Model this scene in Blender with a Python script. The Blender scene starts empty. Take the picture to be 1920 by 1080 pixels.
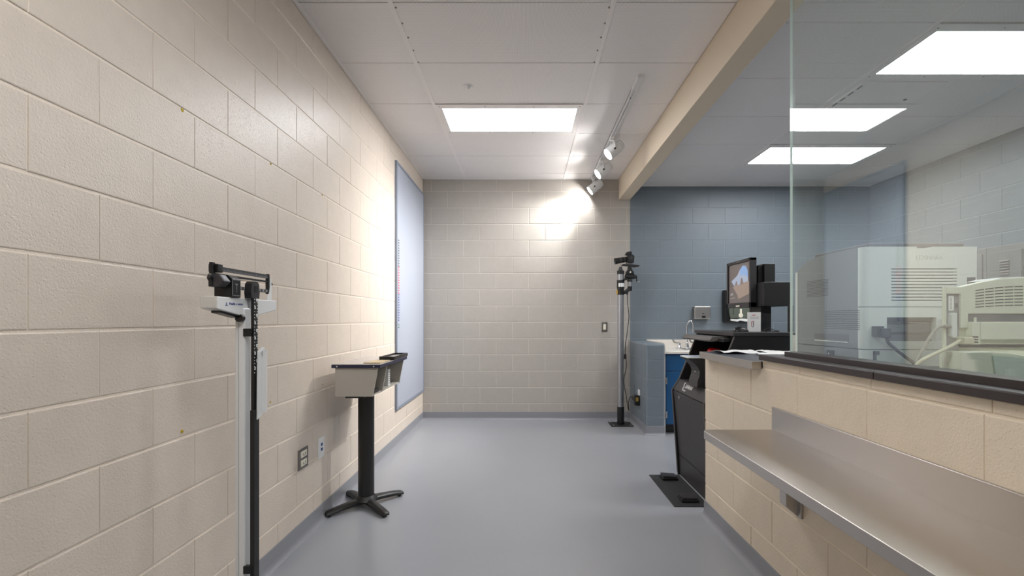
import bpy, bmesh, math, random
from mathutils import Vector, Matrix
random.seed(7)
R = math.radians
sc = bpy.context.scene
C = sc.collection

# ------------------------------------------------------------------ camera
cam = bpy.data.objects.new('camera', bpy.data.cameras.new('camera'))
C.objects.link(cam)
cam.location = (0, 0, 1.25)
cam.rotation_euler = (R(90), 0, 0)
cam.data.sensor_width = 36
cam.data.lens = 885 / 1920 * 36
cam.data.shift_x = -24 / 1920
cam.data.shift_y = 59 / 1920
cam.data.clip_start = 0.02
sc.camera = cam
# ------------------------------------------------------------------ world, exposure
w = bpy.data.worlds.new('world'); sc.world = w; w.use_nodes = True
w.node_tree.nodes['Background'].inputs[0].default_value = (0.8, 0.85, 0.9, 1)
w.node_tree.nodes['Background'].inputs[1].default_value = 0.2
sc.view_settings.view_transform = 'Standard'
sc.view_settings.look = 'None'
sc.view_settings.gamma = 1
sc.view_settings.use_curve_mapping = False
sc.view_settings.exposure = 1.5
PANEL = 7.6       # radiance of the ceiling light diffusers
LENS = 75.0       # radiance of the track lamp lenses
SPOT = 150.0        # watts of each track lamp beam

# ------------------------------------------------------------------ materials
def s2l(r, g, b):
    f = lambda c: (c / 12.92 if c <= .04045 else ((c + .055) / 1.055) ** 2.4)
    return (f(r / 255), f(g / 255), f(b / 255), 1)

MATS = {}
def mat(name, col, rough=.5, metal=0, bump=0, bscale=200, mottle=0, mscale=3, spec=.5, coat=0, emit=0, alpha=1, trans=0):
    m = bpy.data.materials.new(name); m.use_nodes = True
    nt = m.node_tree; b = nt.nodes['Principled BSDF']
    b.inputs['Base Color'].default_value = col
    b.inputs['Roughness'].default_value = rough
    b.inputs['Metallic'].default_value = metal
    b.inputs['Specular IOR Level'].default_value = spec
    b.inputs['Coat Weight'].default_value = coat
    b.inputs['Coat Roughness'].default_value = .15
    b.inputs['Transmission Weight'].default_value = trans
    b.inputs['Alpha'].default_value = alpha
    if emit:
        b.inputs['Emission Color'].default_value = col
        b.inputs['Emission Strength'].default_value = emit
    geo = nt.nodes.new('ShaderNodeNewGeometry')
    if bump:
        n = nt.nodes.new('ShaderNodeTexNoise'); n.inputs['Scale'].default_value = bscale; n.inputs['Detail'].default_value = 2
        nt.links.new(geo.outputs['Position'], n.inputs['Vector'])
        bp = nt.nodes.new('ShaderNodeBump'); bp.inputs['Strength'].default_value = bump; bp.inputs['Distance'].default_value = .002
        nt.links.new(n.outputs['Fac'], bp.inputs['Height'])
        nt.links.new(bp.outputs['Normal'], b.inputs['Normal'])
    if mottle:
        n = nt.nodes.new('ShaderNodeTexNoise'); n.inputs['Scale'].default_value = mscale; n.inputs['Detail'].default_value = 5
        nt.links.new(geo.outputs['Position'], n.inputs['Vector'])
        mx = nt.nodes.new('ShaderNodeMix'); mx.data_type = 'RGBA'
        mx.inputs[6].default_value = tuple(c * (1 - mottle) for c in col[:3]) + (1,)
        mx.inputs[7].default_value = tuple(min(1, c * (1 + mottle)) for c in col[:3]) + (1,)
        nt.links.new(n.outputs['Fac'], mx.inputs[0]); nt.links.new(mx.outputs[2], b.inputs['Base Color'])
    MATS[name] = m
    return m

def block_paint(name, col, col2=None, rough=.36):
    """glossy paint on pitted concrete block; col2 is the second paint, right of the paint line x = 1.31"""
    m = mat(name, col, rough)
    nt = m.node_tree; b = nt.nodes['Principled BSDF']
    geo = nt.nodes.new('ShaderNodeNewGeometry')
    n = nt.nodes.new('ShaderNodeTexNoise'); n.inputs['Scale'].default_value = 150; n.inputs['Detail'].default_value = 3
    v = nt.nodes.new('ShaderNodeTexVoronoi'); v.inputs['Scale'].default_value = 95
    n2 = nt.nodes.new('ShaderNodeTexNoise'); n2.inputs['Scale'].default_value = 14; n2.inputs['Detail'].default_value = 2
    for t in (n, v, n2): nt.links.new(geo.outputs['Position'], t.inputs['Vector'])
    mr = nt.nodes.new('ShaderNodeMapRange'); mr.inputs[1].default_value = .08; mr.inputs[2].default_value = .3
    mr.inputs[3].default_value = 0; mr.inputs[4].default_value = 1
    nt.links.new(v.outputs['Distance'], mr.inputs[0])
    a = nt.nodes.new('ShaderNodeMath'); a.operation = 'ADD'
    s = nt.nodes.new('ShaderNodeMath'); s.operation = 'MULTIPLY'; s.inputs[1].default_value = .45
    nt.links.new(mr.outputs[0], s.inputs[0]); nt.links.new(s.outputs[0], a.inputs[0]); nt.links.new(n.outputs['Fac'], a.inputs[1])
    bp = nt.nodes.new('ShaderNodeBump'); bp.inputs['Strength'].default_value = .75; bp.inputs['Distance'].default_value = .0019
    nt.links.new(a.outputs[0], bp.inputs['Height']); nt.links.new(bp.outputs['Normal'], b.inputs['Normal'])
    def shade(c, k): return tuple(min(1, x * k) for x in c[:3]) + (1,)
    def var(c):
        mx = nt.nodes.new('ShaderNodeMix'); mx.data_type = 'RGBA'
        mx.inputs[6].default_value = shade(c, .95); mx.inputs[7].default_value = shade(c, 1.05)
        nt.links.new(n2.outputs['Fac'], mx.inputs[0]); return mx.outputs[2]
    out = var(col)
    if col2:
        o2 = var(col2)
        sp = nt.nodes.new('ShaderNodeSeparateXYZ'); nt.links.new(geo.outputs['Position'], sp.inputs[0])
        gt = nt.nodes.new('ShaderNodeMath'); gt.operation = 'GREATER_THAN'; gt.inputs[1].default_value = 1.311
        nt.links.new(sp.outputs[0], gt.inputs[0])
        mx = nt.nodes.new('ShaderNodeMix'); mx.data_type = 'RGBA'
        nt.links.new(gt.outputs[0], mx.inputs[0]); nt.links.new(out, mx.inputs[6]); nt.links.new(o2, mx.inputs[7])
        out = mx.outputs[2]
    nt.links.new(out, b.inputs['Base Color'])
    return m

CREAM = s2l(213, 200, 186); GREIGE = s2l(174, 168, 160); BLUE = s2l(114, 124, 132); CREAM2 = s2l(220, 206, 185)
m_left = block_paint('cream_block_paint', CREAM, rough=.33)
m_back = block_paint('greige_and_blue_block_paint', GREIGE, BLUE)
m_blue = block_paint('blue_block_paint', BLUE)
m_part = block_paint('warm_cream_block_paint', CREAM2, rough=.42)
def tint(c, k): return tuple(min(1, x * k) for x in c[:3]) + (1,)
m_left_j = block_paint('cream_joint_highlight', tint(CREAM, 1.22), rough=.33)  # all joint colours: wall paint lightened to carry the highlight along the joints
m_back_j = block_paint('greige_and_blue_joint_highlight', tint(GREIGE, 1.35), tint(BLUE, 1.25))
m_blue_j = block_paint('blue_joint_highlight', tint(BLUE, 1.25))
m_part_j = block_paint('warm_cream_joint_highlight', tint(CREAM2, 1.16), rough=.42)
m_beam = mat('cream_beam_paint', s2l(217, 202, 180), .5)
m_floor = mat('grey_epoxy_floor', s2l(149, 151, 156), .3, bump=.05, bscale=60, mottle=.05, mscale=2.2)
m_base = mat('grey_epoxy_cove', s2l(138, 139, 144), .3)
m_ceil_back = mat('ceiling_void', s2l(150, 147, 145), .8)
m_seam = mat('white_metal', s2l(236, 232, 230), .4)
m_white = mat('white_enamel', s2l(226, 226, 226), .35)
m_black = mat('black_powder_coat', s2l(30, 29, 30), .5, bump=.12, bscale=900)
m_black2 = mat('black_satin_plastic', s2l(17, 17, 18), .35)
m_inner = mat('black_interior', s2l(12, 12, 13), .7)
m_dkgrey = mat('dark_grey_plastic', s2l(52, 50, 52), .45)
m_kiosk_front = mat('charcoal_powder_coat', s2l(52, 50, 51), .5, bump=.12, bscale=900)
m_kiosk_edge = mat('worn_black_edge', s2l(92, 88, 86), .4)
m_steel = mat('brushed_steel', s2l(192, 187, 182), .3, 1, bump=.04, bscale=400)
m_steel_dk = mat('satin_steel_plate', s2l(150, 146, 142), .35, 1)
m_chrome = mat('chrome', s2l(225, 225, 228), .08, 1)
m_galv = mat('galvanised_steel', s2l(176, 178, 182), .36, 1, mottle=.12, mscale=60)
m_bronze = mat('dark_bronze_aluminium', s2l(58, 51, 51), .4, .3)
m_ctop = mat('charcoal_laminate', s2l(62, 65, 74), .35)
m_board = mat('blue_grey_board_paint', s2l(156, 161, 173), .38)
m_boardf = mat('blue_grey_frame_paint', s2l(122, 129, 142), .45)
m_cab = mat('blue_cabinet_laminate', s2l(24, 78, 124), .4)
m_lam = mat('cream_stone_laminate', s2l(226, 220, 211), .35, mottle=.08, mscale=14)
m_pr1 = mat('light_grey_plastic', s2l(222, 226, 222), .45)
m_pr1_shaded = mat('shaded_grey_plastic', s2l(120, 124, 126), .5)  # large printer body: shade on its glass-facing side darkened into the colour
m_pr1d = mat('slate_plastic', s2l(98, 98, 102), .5)
m_pr2 = mat('ivory_plastic', s2l(222, 224, 204), .45)
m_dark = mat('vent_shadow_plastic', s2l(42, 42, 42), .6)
m_lock = mat('grey_locker_enamel', s2l(116, 117, 118), .45)
m_stand = mat('warm_grey_enamel', s2l(186, 180, 170), .4)
m_navy = mat('navy_edge_band', s2l(40, 42, 68), .45)
m_lamtop = mat('grey_laminate_top', s2l(176, 170, 164), .22)
m_iron = mat('black_iron', s2l(32, 31, 31), .42, bump=.1, bscale=300)
m_paper = mat('white_paper', s2l(236, 236, 234), .7)
m_tan = mat('tan_card', s2l(196, 176, 142), .6)
m_red = mat('red_gloss_plastic', s2l(206, 24, 26), .25)
m_yel = mat('yellow_plastic', s2l(206, 178, 52), .5)
m_ivory = mat('ivory_device_plastic', s2l(232, 226, 208), .4)
m_bluep = mat('blue_jack_plastic', s2l(40, 70, 130), .4)
m_cable = mat('black_cable', s2l(26, 26, 28), .5)
m_cable_g = mat('grey_cable', s2l(150, 148, 140), .5)
m_cable_c = mat('cream_cable', s2l(206, 202, 176), .5)
m_towelwin = mat('smoked_olive_plastic', s2l(96, 102, 92), .2)
m_print_blue = mat('blue_print', s2l(28, 52, 130), .5)
m_print_red = mat('red_print', s2l(190, 40, 32), .5)
m_print_black = mat('black_print', s2l(48, 48, 52), .5)
m_print_green = mat('green_print', s2l(40, 96, 66), .5)
m_print_grey = mat('grey_print', s2l(150, 150, 152), .6)
m_print_white = mat('white_print', s2l(232, 232, 230), .5)
m_emb = mat('embossed_plastic', s2l(206, 210, 206), .45)
m_mat = mat('black_rubber', s2l(38, 38, 40), .6, bump=.25, bscale=120)
m_scanglass = mat('scanner_glass', s2l(206, 214, 232), .25)
m_gold = mat('brass_label', s2l(196, 160, 80), .4, .6)
m_clear = mat('clear_vinyl', s2l(225, 220, 210), .2, alpha=.55)
m_glow = mat('lit_diffuser', (.965, .98, 1, 1), .5, emit=PANEL)
m_lens = mat('lit_lamp_lens', (1, .985, .97, 1), .5, emit=LENS)

def screen_mat(name, col, k):
    m = mat(name, col, .25, emit=k); return m
m_scr = screen_mat('screen_dark_rock', s2l(100, 92, 90), .16)
m_scr_sky = screen_mat('screen_sky', s2l(118, 146, 186), .24)
m_scr_sky2 = screen_mat('screen_pale_sky', s2l(140, 150, 168), .24)
m_scr_sand = screen_mat('screen_sand', s2l(138, 122, 112), .2)
m_scr_rock = screen_mat('screen_sea_rock', s2l(120, 104, 98), .18)
m_scr_txt = screen_mat('screen_text', s2l(128, 126, 126), .2)

# perforated metal ceiling panel
m_perf = mat('perforated_white_panel', s2l(208, 204, 202), .42)
nt = m_perf.node_tree; b = nt.nodes['Principled BSDF']
geo = nt.nodes.new('ShaderNodeNewGeometry')
vm = nt.nodes.new('ShaderNodeVectorMath'); vm.operation = 'SCALE'; vm.inputs['Scale'].default_value = 1 / .0072
nt.links.new(geo.outputs['Position'], vm.inputs[0])
fr = nt.nodes.new('ShaderNodeVectorMath'); fr.operation = 'FRACTION'; nt.links.new(vm.outputs[0], fr.inputs[0])
sb = nt.nodes.new('ShaderNodeVectorMath'); sb.operation = 'SUBTRACT'; sb.inputs[1].default_value = (.5, .5, 0); nt.links.new(fr.outputs[0], sb.inputs[0])
mu = nt.nodes.new('ShaderNodeVectorMath'); mu.operation = 'MULTIPLY'; mu.inputs[1].default_value = (1, 1, 0); nt.links.new(sb.outputs[0], mu.inputs[0])
ln = nt.nodes.new('ShaderNodeVectorMath'); ln.operation = 'LENGTH'; nt.links.new(mu.outputs[0], ln.inputs[0])
lt = nt.nodes.new('ShaderNodeMath'); lt.operation = 'LESS_THAN'; lt.inputs[1].default_value = .2; nt.links.new(ln.outputs['Value'], lt.inputs[0])
mx = nt.nodes.new('ShaderNodeMix'); mx.data_type = 'RGBA'; mx.inputs[6].default_value = s2l(238, 234, 233); mx.inputs[7].default_value = s2l(176, 173, 172)
nt.links.new(lt.outputs[0], mx.inputs[0]); nt.links.new(mx.outputs[2], b.inputs['Base Color'])

# clear glazing: Fresnel reflection on both faces, the rest passes with a green tint
m_glass = bpy.data.materials.new('clear_glazing'); m_glass.use_nodes = True
nt = m_glass.node_tree; nt.nodes.clear()
out = nt.nodes.new('ShaderNodeOutputMaterial')
geo = nt.nodes.new('ShaderNodeNewGeometry')
ior = nt.nodes.new('ShaderNodeMix'); ior.inputs[2].default_value = 1.68; ior.inputs[3].default_value = 1 / 1.68
nt.links.new(geo.outputs['Backfacing'], ior.inputs[0])
fn = nt.nodes.new('ShaderNodeFresnel'); nt.links.new(ior.outputs[0], fn.inputs['IOR']); F = fn.outputs[0]
tr = nt.nodes.new('ShaderNodeBsdfTransparent'); tr.inputs[0].default_value = (.935, .972, .958, 1)
gl = nt.nodes.new('ShaderNodeBsdfGlossy'); gl.inputs['Roughness'].default_value = 0; gl.inputs[0].default_value = (1, 1, 1, 1)
ms = nt.nodes.new('ShaderNodeMixShader')
nt.links.new(F, ms.inputs[0]); nt.links.new(tr.outputs[0], ms.inputs[1]); nt.links.new(gl.outputs[0], ms.inputs[2]); nt.links.new(ms.outputs[0], out.inputs[0])
m_glassedge = mat('polished_glass_edge', s2l(214, 228, 222), .1)

# ------------------------------------------------------------------ mesh helpers
ORG = {}
class P:
    def __init__(s): s.bm = bmesh.new(); s.mi = 0
    def _merge(s, t):
        me = bpy.data.meshes.new('t'); t.to_mesh(me); t.free(); s.bm.from_mesh(me); bpy.data.meshes.remove(me)
    def box(s, x0, x1, y0, y1, z0, z1, bev=0, seg=2, M=None):
        t = bmesh.new(); bmesh.ops.create_cube(t, size=1)
        for v in t.verts: v.co = Vector(((x0 + x1) / 2 + v.co.x * (x1 - x0), (y0 + y1) / 2 + v.co.y * (y1 - y0), (z0 + z1) / 2 + v.co.z * (z1 - z0)))
        if bev: bmesh.ops.bevel(t, geom=list(t.edges), offset=bev, segments=seg, profile=.5, affect='EDGES')
        if M: bmesh.ops.transform(t, matrix=M, verts=t.verts)
        s._merge(t); return s
    def prism(s, poly, axis, a0, a1, bev=0, seg=2, M=None):
        f = {'x': lambda u, v, a: (a, u, v), 'y': lambda u, v, a: (u, a, v), 'z': lambda u, v, a: (u, v, a)}[axis]
        t = bmesh.new()
        A = [t.verts.new(f(u, v, a0)) for u, v in poly]; B = [t.verts.new(f(u, v, a1)) for u, v in poly]
        t.faces.new(A); t.faces.new(B[::-1]); n = len(poly)
        for i in range(n): t.faces.new((A[i], B[i], B[(i + 1) % n], A[(i + 1) % n]))
        bmesh.ops.recalc_face_normals(t, faces=t.faces)
        if bev: bmesh.ops.bevel(t, geom=list(t.edges), offset=bev, segments=seg, profile=.5, affect='EDGES')
        if M: bmesh.ops.transform(t, matrix=M, verts=t.verts)
        s._merge(t); return s
    def cyl(s, p0, p1, r0, r1=None, n=20):
        p0 = Vector(p0); p1 = Vector(p1); r1 = r0 if r1 is None else r1
        return s.lathe([(0, 0), (r0, 0), (r1, (p1 - p0).length), (0, (p1 - p0).length)], p0, p1 - p0, n)
    def lathe(s, prof, org, axis=(0, 0, 1), n=20):
        q = Vector(axis).normalized().to_track_quat('Z', 'Y'); org = Vector(org)
        rings = []
        for r, h in prof:
            if r < 1e-6: rings.append([s.bm.verts.new(org + q @ Vector((0, 0, h)))])
            else: rings.append([s.bm.verts.new(org + q @ Vector((r * math.cos(2 * math.pi * i / n), r * math.sin(2 * math.pi * i / n), h))) for i in range(n)])
        for a, bq in zip(rings, rings[1:]):
            for i in range(n):
                j = (i + 1) % n
                if len(a) == 1 and len(bq) == 1: break
                if len(a) == 1: s.bm.faces.new((a[0], bq[i], bq[j]))
                elif len(bq) == 1: s.bm.faces.new((a[i], bq[0], a[j]))
                else: s.bm.faces.new((a[i], bq[i], bq[j], a[j]))
        return s
    def tube(s, pts, r, n=8, sub=6):
        P_ = [Vector(p) for p in pts]
        if len(P_) > 2 and sub > 1:
            out = []
            for i in range(len(P_) - 1):
                a = P_[max(i - 1, 0)]; b_ = P_[i]; c = P_[i + 1]; d = P_[min(i + 2, len(P_) - 1)]
                for k in range(sub):
                    t = k / sub
                    out.append(.5 * ((2 * b_) + (c - a) * t + (2 * a - 5 * b_ + 4 * c - d) * t * t + (3 * b_ - a - 3 * c + d) * t ** 3))
            out.append(P_[-1]); P_ = out
        rings = []; up = Vector((0, 0, 1))
        for i, p in enumerate(P_):
            d = (P_[min(i + 1, len(P_) - 1)] - P_[max(i - 1, 0)]).normalized()
            if abs(d.dot(up)) > .95: up = Vector((1, 0, 0)) if abs(d.x) < .9 else Vector((0, 1, 0))
            u = d.cross(up).normalized(); v = d.cross(u).normalized(); up = -v if i else up
            rr = r[i * (len(r) - 1) // max(1, len(P_) - 1)] if isinstance(r, (list, tuple)) else r
            rings.append([s.bm.verts.new(p + rr * (math.cos(2 * math.pi * k / n) * u + math.sin(2 * math.pi * k / n) * v)) for k in range(n)])
        for a, bq in zip(rings, rings[1:]):
            for i in range(n): s.bm.faces.new((a[i], bq[i], bq[(i + 1) % n], a[(i + 1) % n]))
        s.bm.faces.new(rings[0][::-1]); s.bm.faces.new(rings[-1]); return s
    def text(s, txt, size, org, right, up, ext=.0008, align='LEFT', sx=1.0, shear=0):
        cu = bpy.data.curves.new('t', 'FONT'); cu.body = txt; cu.size = size; cu.extrude = ext; cu.align_x = align; cu.resolution_u = 3; cu.shear = shear
        o = bpy.data.objects.new('t', cu); C.objects.link(o)
        dg = bpy.context.evaluated_depsgraph_get(); me = bpy.data.meshes.new_from_object(o.evaluated_get(dg))
        r_ = Vector(right).normalized(); u_ = Vector(up).normalized(); n_ = r_.cross(u_)
        M = Matrix((r_ * sx, u_, n_)).transposed().to_4x4(); M.translation = Vector(org)
        me.transform(M); s.bm.from_mesh(me); bpy.data.objects.remove(o); bpy.data.curves.remove(cu); bpy.data.meshes.remove(me); return s
    def build(s, name, m, parent=None, org=None, smooth=True):
        if org is None: org = ORG.get(parent.name, (0, 0, 0)) if parent else (0, 0, 0)
        org = Vector(org)
        bmesh.ops.remove_doubles(s.bm, verts=s.bm.verts, dist=1e-6)
        bmesh.ops.recalc_face_normals(s.bm, faces=s.bm.faces)
        for v in s.bm.verts: v.co -= org
        me = bpy.data.meshes.new(name); s.bm.to_mesh(me); s.bm.free()
        if smooth:
            me.shade_smooth(); me.set_sharp_from_angle(angle=R(46))
        me.materials.append(m)
        o = bpy.data.objects.new(name, me); C.objects.link(o)
        if smooth: wn = o.modifiers.new('weighted', 'WEIGHTED_NORMAL'); wn.keep_sharp = True; wn.weight = 90
        if parent: o.parent = parent
        else: o.location = org
        ORG[o.name] = tuple(org)
        return o

def tag(o, label, cat, group=None):
    o['label'] = label; o['category'] = cat
    if group: o['group'] = group
    return o
def thing(name, label, cat, loc=(0, 0, 0), group=None):
    o = bpy.data.objects.new(name, None); C.objects.link(o); o.location = loc; o.empty_display_size = .1
    ORG[o.name] = tuple(loc)
    return tag(o, label, cat, group)
def struct(o): o['kind'] = 'structure'; return o
def part(parent, name, m, *boxes, bev=0, seg=2):
    p = P()
    for bx in boxes: p.box(*bx, bev=bev, seg=seg)
    return p.build(name, m, parent)
def copy_tree(o, delta, parent=None):
    c = o.copy(); C.objects.link(c)
    if parent: c.parent = parent
    else: c.location = Vector(o.location) + Vector(delta)
    for ch in list(o.children): copy_tree(ch, delta, c)
    return c

# ------------------------------------------------------------------ room dimensions
XL, XP, XG, XR = -1.27, 1.15, 1.23, 4.30     # left wall, low wall face, glazing, right wall
YB, YF = 5.88, -2.5                          # back wall, wall behind the camera
ZC, ZC2 = 2.995, 2.91                        # the two ceilings
BH, BW = .2032, .4064                        # block module
JOINT, PROUD = .0065, .0026

_bm = {}
def block_mesh(wd, h, m, ev=1.0):
    key = (round(wd, 3), round(h, 3), m.name, ev)
    if key in _bm: return _bm[key]
    d, e = .022, .0034
    rings = [(wd, h, .0), (wd, h, d - e), (wd - .5 * e * ev, h - .5 * e, d - .32 * e), (wd - 2 * e * ev, h - 2 * e, d)]
    vs, fs = [], []
    for a, b_, dd in rings:
        for sx, sz in ((-1, -1), (1, -1), (1, 1), (-1, 1)): vs.append((sx * a / 2, -dd, sz * b_ / 2))
    for k in range(3):
        for i in range(4):
            j = (i + 1) % 4; fs.append((4 * k + i, 4 * k + j, 4 * k + 4 + j, 4 * k + 4 + i))
    fs.append((12, 13, 14, 15)); fs.append((3, 2, 1, 0))
    me = bpy.data.meshes.new('block'); me.from_pydata(vs, [], fs); me.materials.append(m)
    _bm[key] = me; return me

def block_wall(parent, m, face, u0, u1, z0, z1, phase_even, phase_odd, origin, sgn):
    """face: 'left' 'back' 'right'; u runs along the wall from origin with sign sgn; phases are joint offsets"""
    k = 0
    nrow = math.ceil((z1 - .02) / BH)
    for r in range(int(z0 / BH), nrow):
        a, b_ = max(r * BH, z0), min((r + 1) * BH, z1)
        if b_ - a < .02: continue
        ph = phase_even if r % 2 == 0 else phase_odd
        js = [u0] + sorted(j for j in (origin + sgn * (ph + BW * i) for i in range(-2, 40)) if u0 + .03 < j < u1 - .03) + [u1]
        for p, q in zip(js, js[1:]):
            vj = .005 if face == 'back' else .0022
            wd, h = q - p - vj, b_ - a - JOINT
            o = bpy.data.objects.new('block', block_mesh(wd, h, m, 1.0 if face == 'back' else .45)); C.objects.link(o); o.parent = parent
            c, z = (p + q) / 2, (a + b_) / 2
            dz = random.uniform(-.0008, .0006); back = .022 + dz
            t = (random.uniform(-.0016, .0016), random.uniform(-.0012, .0012))
            if face == 'left': o.location = (XL - back, c, z); o.rotation_euler = (t[0], 0, R(90) + t[1])
            elif face == 'back': o.location = (c, YB + back, z); o.rotation_euler = (t[0], 0, t[1])
            else:
                xf = XP if face == 'part' else XR
                o.location = (xf + back, c, z); o.rotation_euler = (t[0], 0, R(-90) + t[1])
            k += 1
    return k

# ------------------------------------------------------------------ structure
floor = struct(P().box(XL - .2, XR + .2, YF - .2, YB + .2, -.1, 0).build('floor', m_floor))
wl = struct(P().box(XL - .2, XL - PROUD, YF - .2, YB + .2, 0, 3.1).build('wall_left', m_left_j))
block_wall(wl, m_left, 'left', .72, YB, 0, ZC, BW * .5 * 0, BW * .5 * 0, YB, -1) if False else None
block_wall(wl, m_left, 'left', YB - 13 * BW, YB, 0, ZC, BW / 2, 0, YB, -1)
wb = struct(P().box(XL - .2, XR + .2, YB + PROUD, YB + .2, 0, 3.1).build('wall_back', m_back_j))
block_wall(wb, m_back, 'back', XL, XR, 0, ZC, .104, .307, XL, 1)
wr = struct(P().box(XR + PROUD, XR + .2, YF - .2, YB + .2, 0, 3.1).build('wall_right', m_blue_j))
block_wall(wr, m_blue, 'right', YB - 8 * BW, YB, 8 * BH, ZC2, BW / 2, 0, YB, -1)
struct(P().box(XL - .2, XR + .2, YF - .2, YF, 0, 3.1).build('wall_front', m_beam))
# low block partition under the glazing
YE = 3.01
wp = struct(P().box(XP + PROUD, XP + .2, YF, YE - .004, 0, 1.012).box(XP + PROUD, XP + .2, YF, 2.285, 1.012, 1.055).build('wall_partition', m_part_j))
block_wall(wp, m_part, 'part', YE - 6 * BW, YE, 0, 1.016, BW / 2, BW, YE, -1)
block_wall(wp, m_part, 'part', YE - 6 * BW, 2.285, 1.016, 1.057, BW / 2, BW * .55, YE, -1)
# end face of the partition
for r in range(5):
    o = bpy.data.objects.new('block', block_mesh(.2 - .002, BH - JOINT, m_part)); C.objects.link(o); o.parent = wp
    o.location = (XP + .1, YE - .022, (r + .5) * BH); o.rotation_euler = (0, 0, R(180))
# blue stub wall by the sink, with bullnose corners
ws = struct(P().box(1.3125, 1.5075, 5.0925, YB, 0, .98).build('wall_stub', m_blue_j))
for r in range(5):
    z0, z1 = r * BH + JOINT / 2, min((r + 1) * BH, .99) - JOINT / 2
    cuts = [5.09, 5.49, YB] if r % 2 else [5.09, 5.29, 5.69, YB]
    for a, b_ in zip(cuts, cuts[1:]):
        t = bmesh.new(); bmesh.ops.create_cube(t, size=1)
        a2, b2 = a + (.001 if a > 5.1 else 0), b_ - .001
        for v in t.verts: v.co = Vector((1.41 + v.co.x * .2, (a2 + b2) / 2 + v.co.y * (b2 - a2), (z0 + z1) / 2 + v.co.z * (z1 - z0)))
        big = []
        for e in t.edges:
            c = (e.verts[0].co + e.verts[1].co) / 2; d = e.verts[0].co - e.verts[1].co
            if a < 5.1 and abs(d.z) > .05 and c.y < 5.1: big.append(e)
            if r == 4 and c.z > z1 - .001: big.append(e)
        if big: bmesh.ops.bevel(t, geom=big, offset=.024, segments=4, profile=.5, affect='EDGES')
        sm = [e for e in t.edges if e.is_manifold and e.calc_face_angle(0) > R(60)]
        bmesh.ops.bevel(t, geom=sm, offset=.0025, segments=2, profile=.5, affect='EDGES')
        p = P(); p._merge(t); o = p.build('block', m_blue, ws)
# beam
bmo = struct(P().box(1.17, 1.31, YF, YB, 2.74, 3.05, bev=.004).build('trim_1', m_beam))
bmo['label'] = 'cream painted beam running along the ceiling above the glass'

# cove baseboards
def cove(name, pts):
    """pts: list of (x,y) wall points with the outward normal (nx,ny) given per point"""
    prof = [(.0, .10), (.004, .10), (.006, .097), (.006, .035), (.009, .02), (.017, .008), (.03, .001), (.03, -.01), (0, -.01)]
    p = P(); rings = []
    for (x, y, nx, ny) in pts: rings.append([p.bm.verts.new((x + nx * d, y + ny * d, z)) for d, z in prof])
    for a, b_ in zip(rings, rings[1:]):
        for i in range(len(prof)): p.bm.faces.new((a[i], b_[i], b_[(i + 1) % len(prof)], a[(i + 1) % len(prof)]))
    p.bm.faces.new(rings[0]); p.bm.faces.new(rings[-1][::-1])
    return struct(p.build(name, m_base))
cove('baseboard_left', [(XL, YF, 1, 0), (XL, YB, 1, -1)])
cove('baseboard_back', [(XL, YB, 1, -1), (1.31, YB, -1, -1)])
cove('baseboard_stub', [(1.31, YB, -1, -1), (1.31, 5.09, -1, -1), (1.51, 5.09, 0, -1)])
cove('baseboard_partition', [(XP, YF, -1, 0), (XP, YE, -1, 1), (XP + .2, YE, 0, 1)])

# ceilings: perforated metal panels, one by one
ys = [YF] + [5.65 - .61 * k for k in range(13, -1, -1)] + [YB]
ys = [y for y in ys if y >= YF]
def ceiling(name, x0, x1, cols, zc, skip, ys):
    cb = struct(P().box(x0, x1, YF, YB, zc + .012, zc + .06).build(name, m_ceil_back))
    meshes = {}
    for a, b_ in zip(cols, cols[1:]):
        for c, d in zip(ys, ys[1:]):
            if any(abs((a + b_) / 2 - sx) < .3 and abs((c + d) / 2 - sy) < .2 for sx, sy in skip): continue
            key = (round(b_ - a, 3), round(d - c, 3))
            if key not in meshes:
                g = .0022; W, H = b_ - a - g * 2, d - c - g * 2; e = .003
                vs = []
                for ww, hh, z in ((W, H, .014), (W, H, e), (W - 2 * e, H - 2 * e, 0)):
                    vs += [(-ww / 2, -hh / 2, z), (ww / 2, -hh / 2, z), (ww / 2, hh / 2, z), (-ww / 2, hh / 2, z)]
                fs = [(8, 11, 10, 9), (0, 1, 2, 3)]
                for k in range(2):
                    for i in range(4): j = (i + 1) % 4; fs.append((4 * k + i, 4 * k + 4 + i, 4 * k + 4 + j, 4 * k + j))
                me = bpy.data.meshes.new('panel'); me.from_pydata(vs, [], fs); me.materials.append(m_perf); meshes[key] = me
            o = bpy.data.objects.new('panel', meshes[key]); C.objects.link(o); o.parent = cb
            o.location = ((a + b_) / 2, (c + d) / 2, zc + random.uniform(-.0006, .0006)); o.rotation_euler = (random.uniform(-.0012, .0012), random.uniform(-.0008, .0008), 0)
    return cb
L_MAIN = [(-.125, 4.125), (-.125, .465)]
L_RIGHT = [(2.92, 4.775), (2.92, 2.945), (2.92, .505)]
ys2 = [YF] + [y + .04 for y in ys[1:-1]] + [YB]
c1 = ceiling('ceiling', XL, 1.17, [XL, -.74, .49, 1.17], ZC, L_MAIN, ys)
c2 = ceiling('ceiling', 1.31, XR, [1.31, 2.31, 3.53, XR], ZC2, L_RIGHT, ys2)
for x in (-.74, .49):
    P().box(x - .014, x + .014, .6, YB, ZC - .0035, ZC + .005, bev=.001, seg=1).build('seam_strip', m_seam, c1)
for x in (2.31, 3.53):
    P().box(x - .012, x + .012, .6, YB, ZC2 - .003, ZC2 + .005, bev=.001, seg=1).build('seam_strip', m_seam, c2)
P().box(XL, XL + .022, 0, YB, ZC - .003, ZC + .004).build('wall_angle', m_seam, c1)
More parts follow.
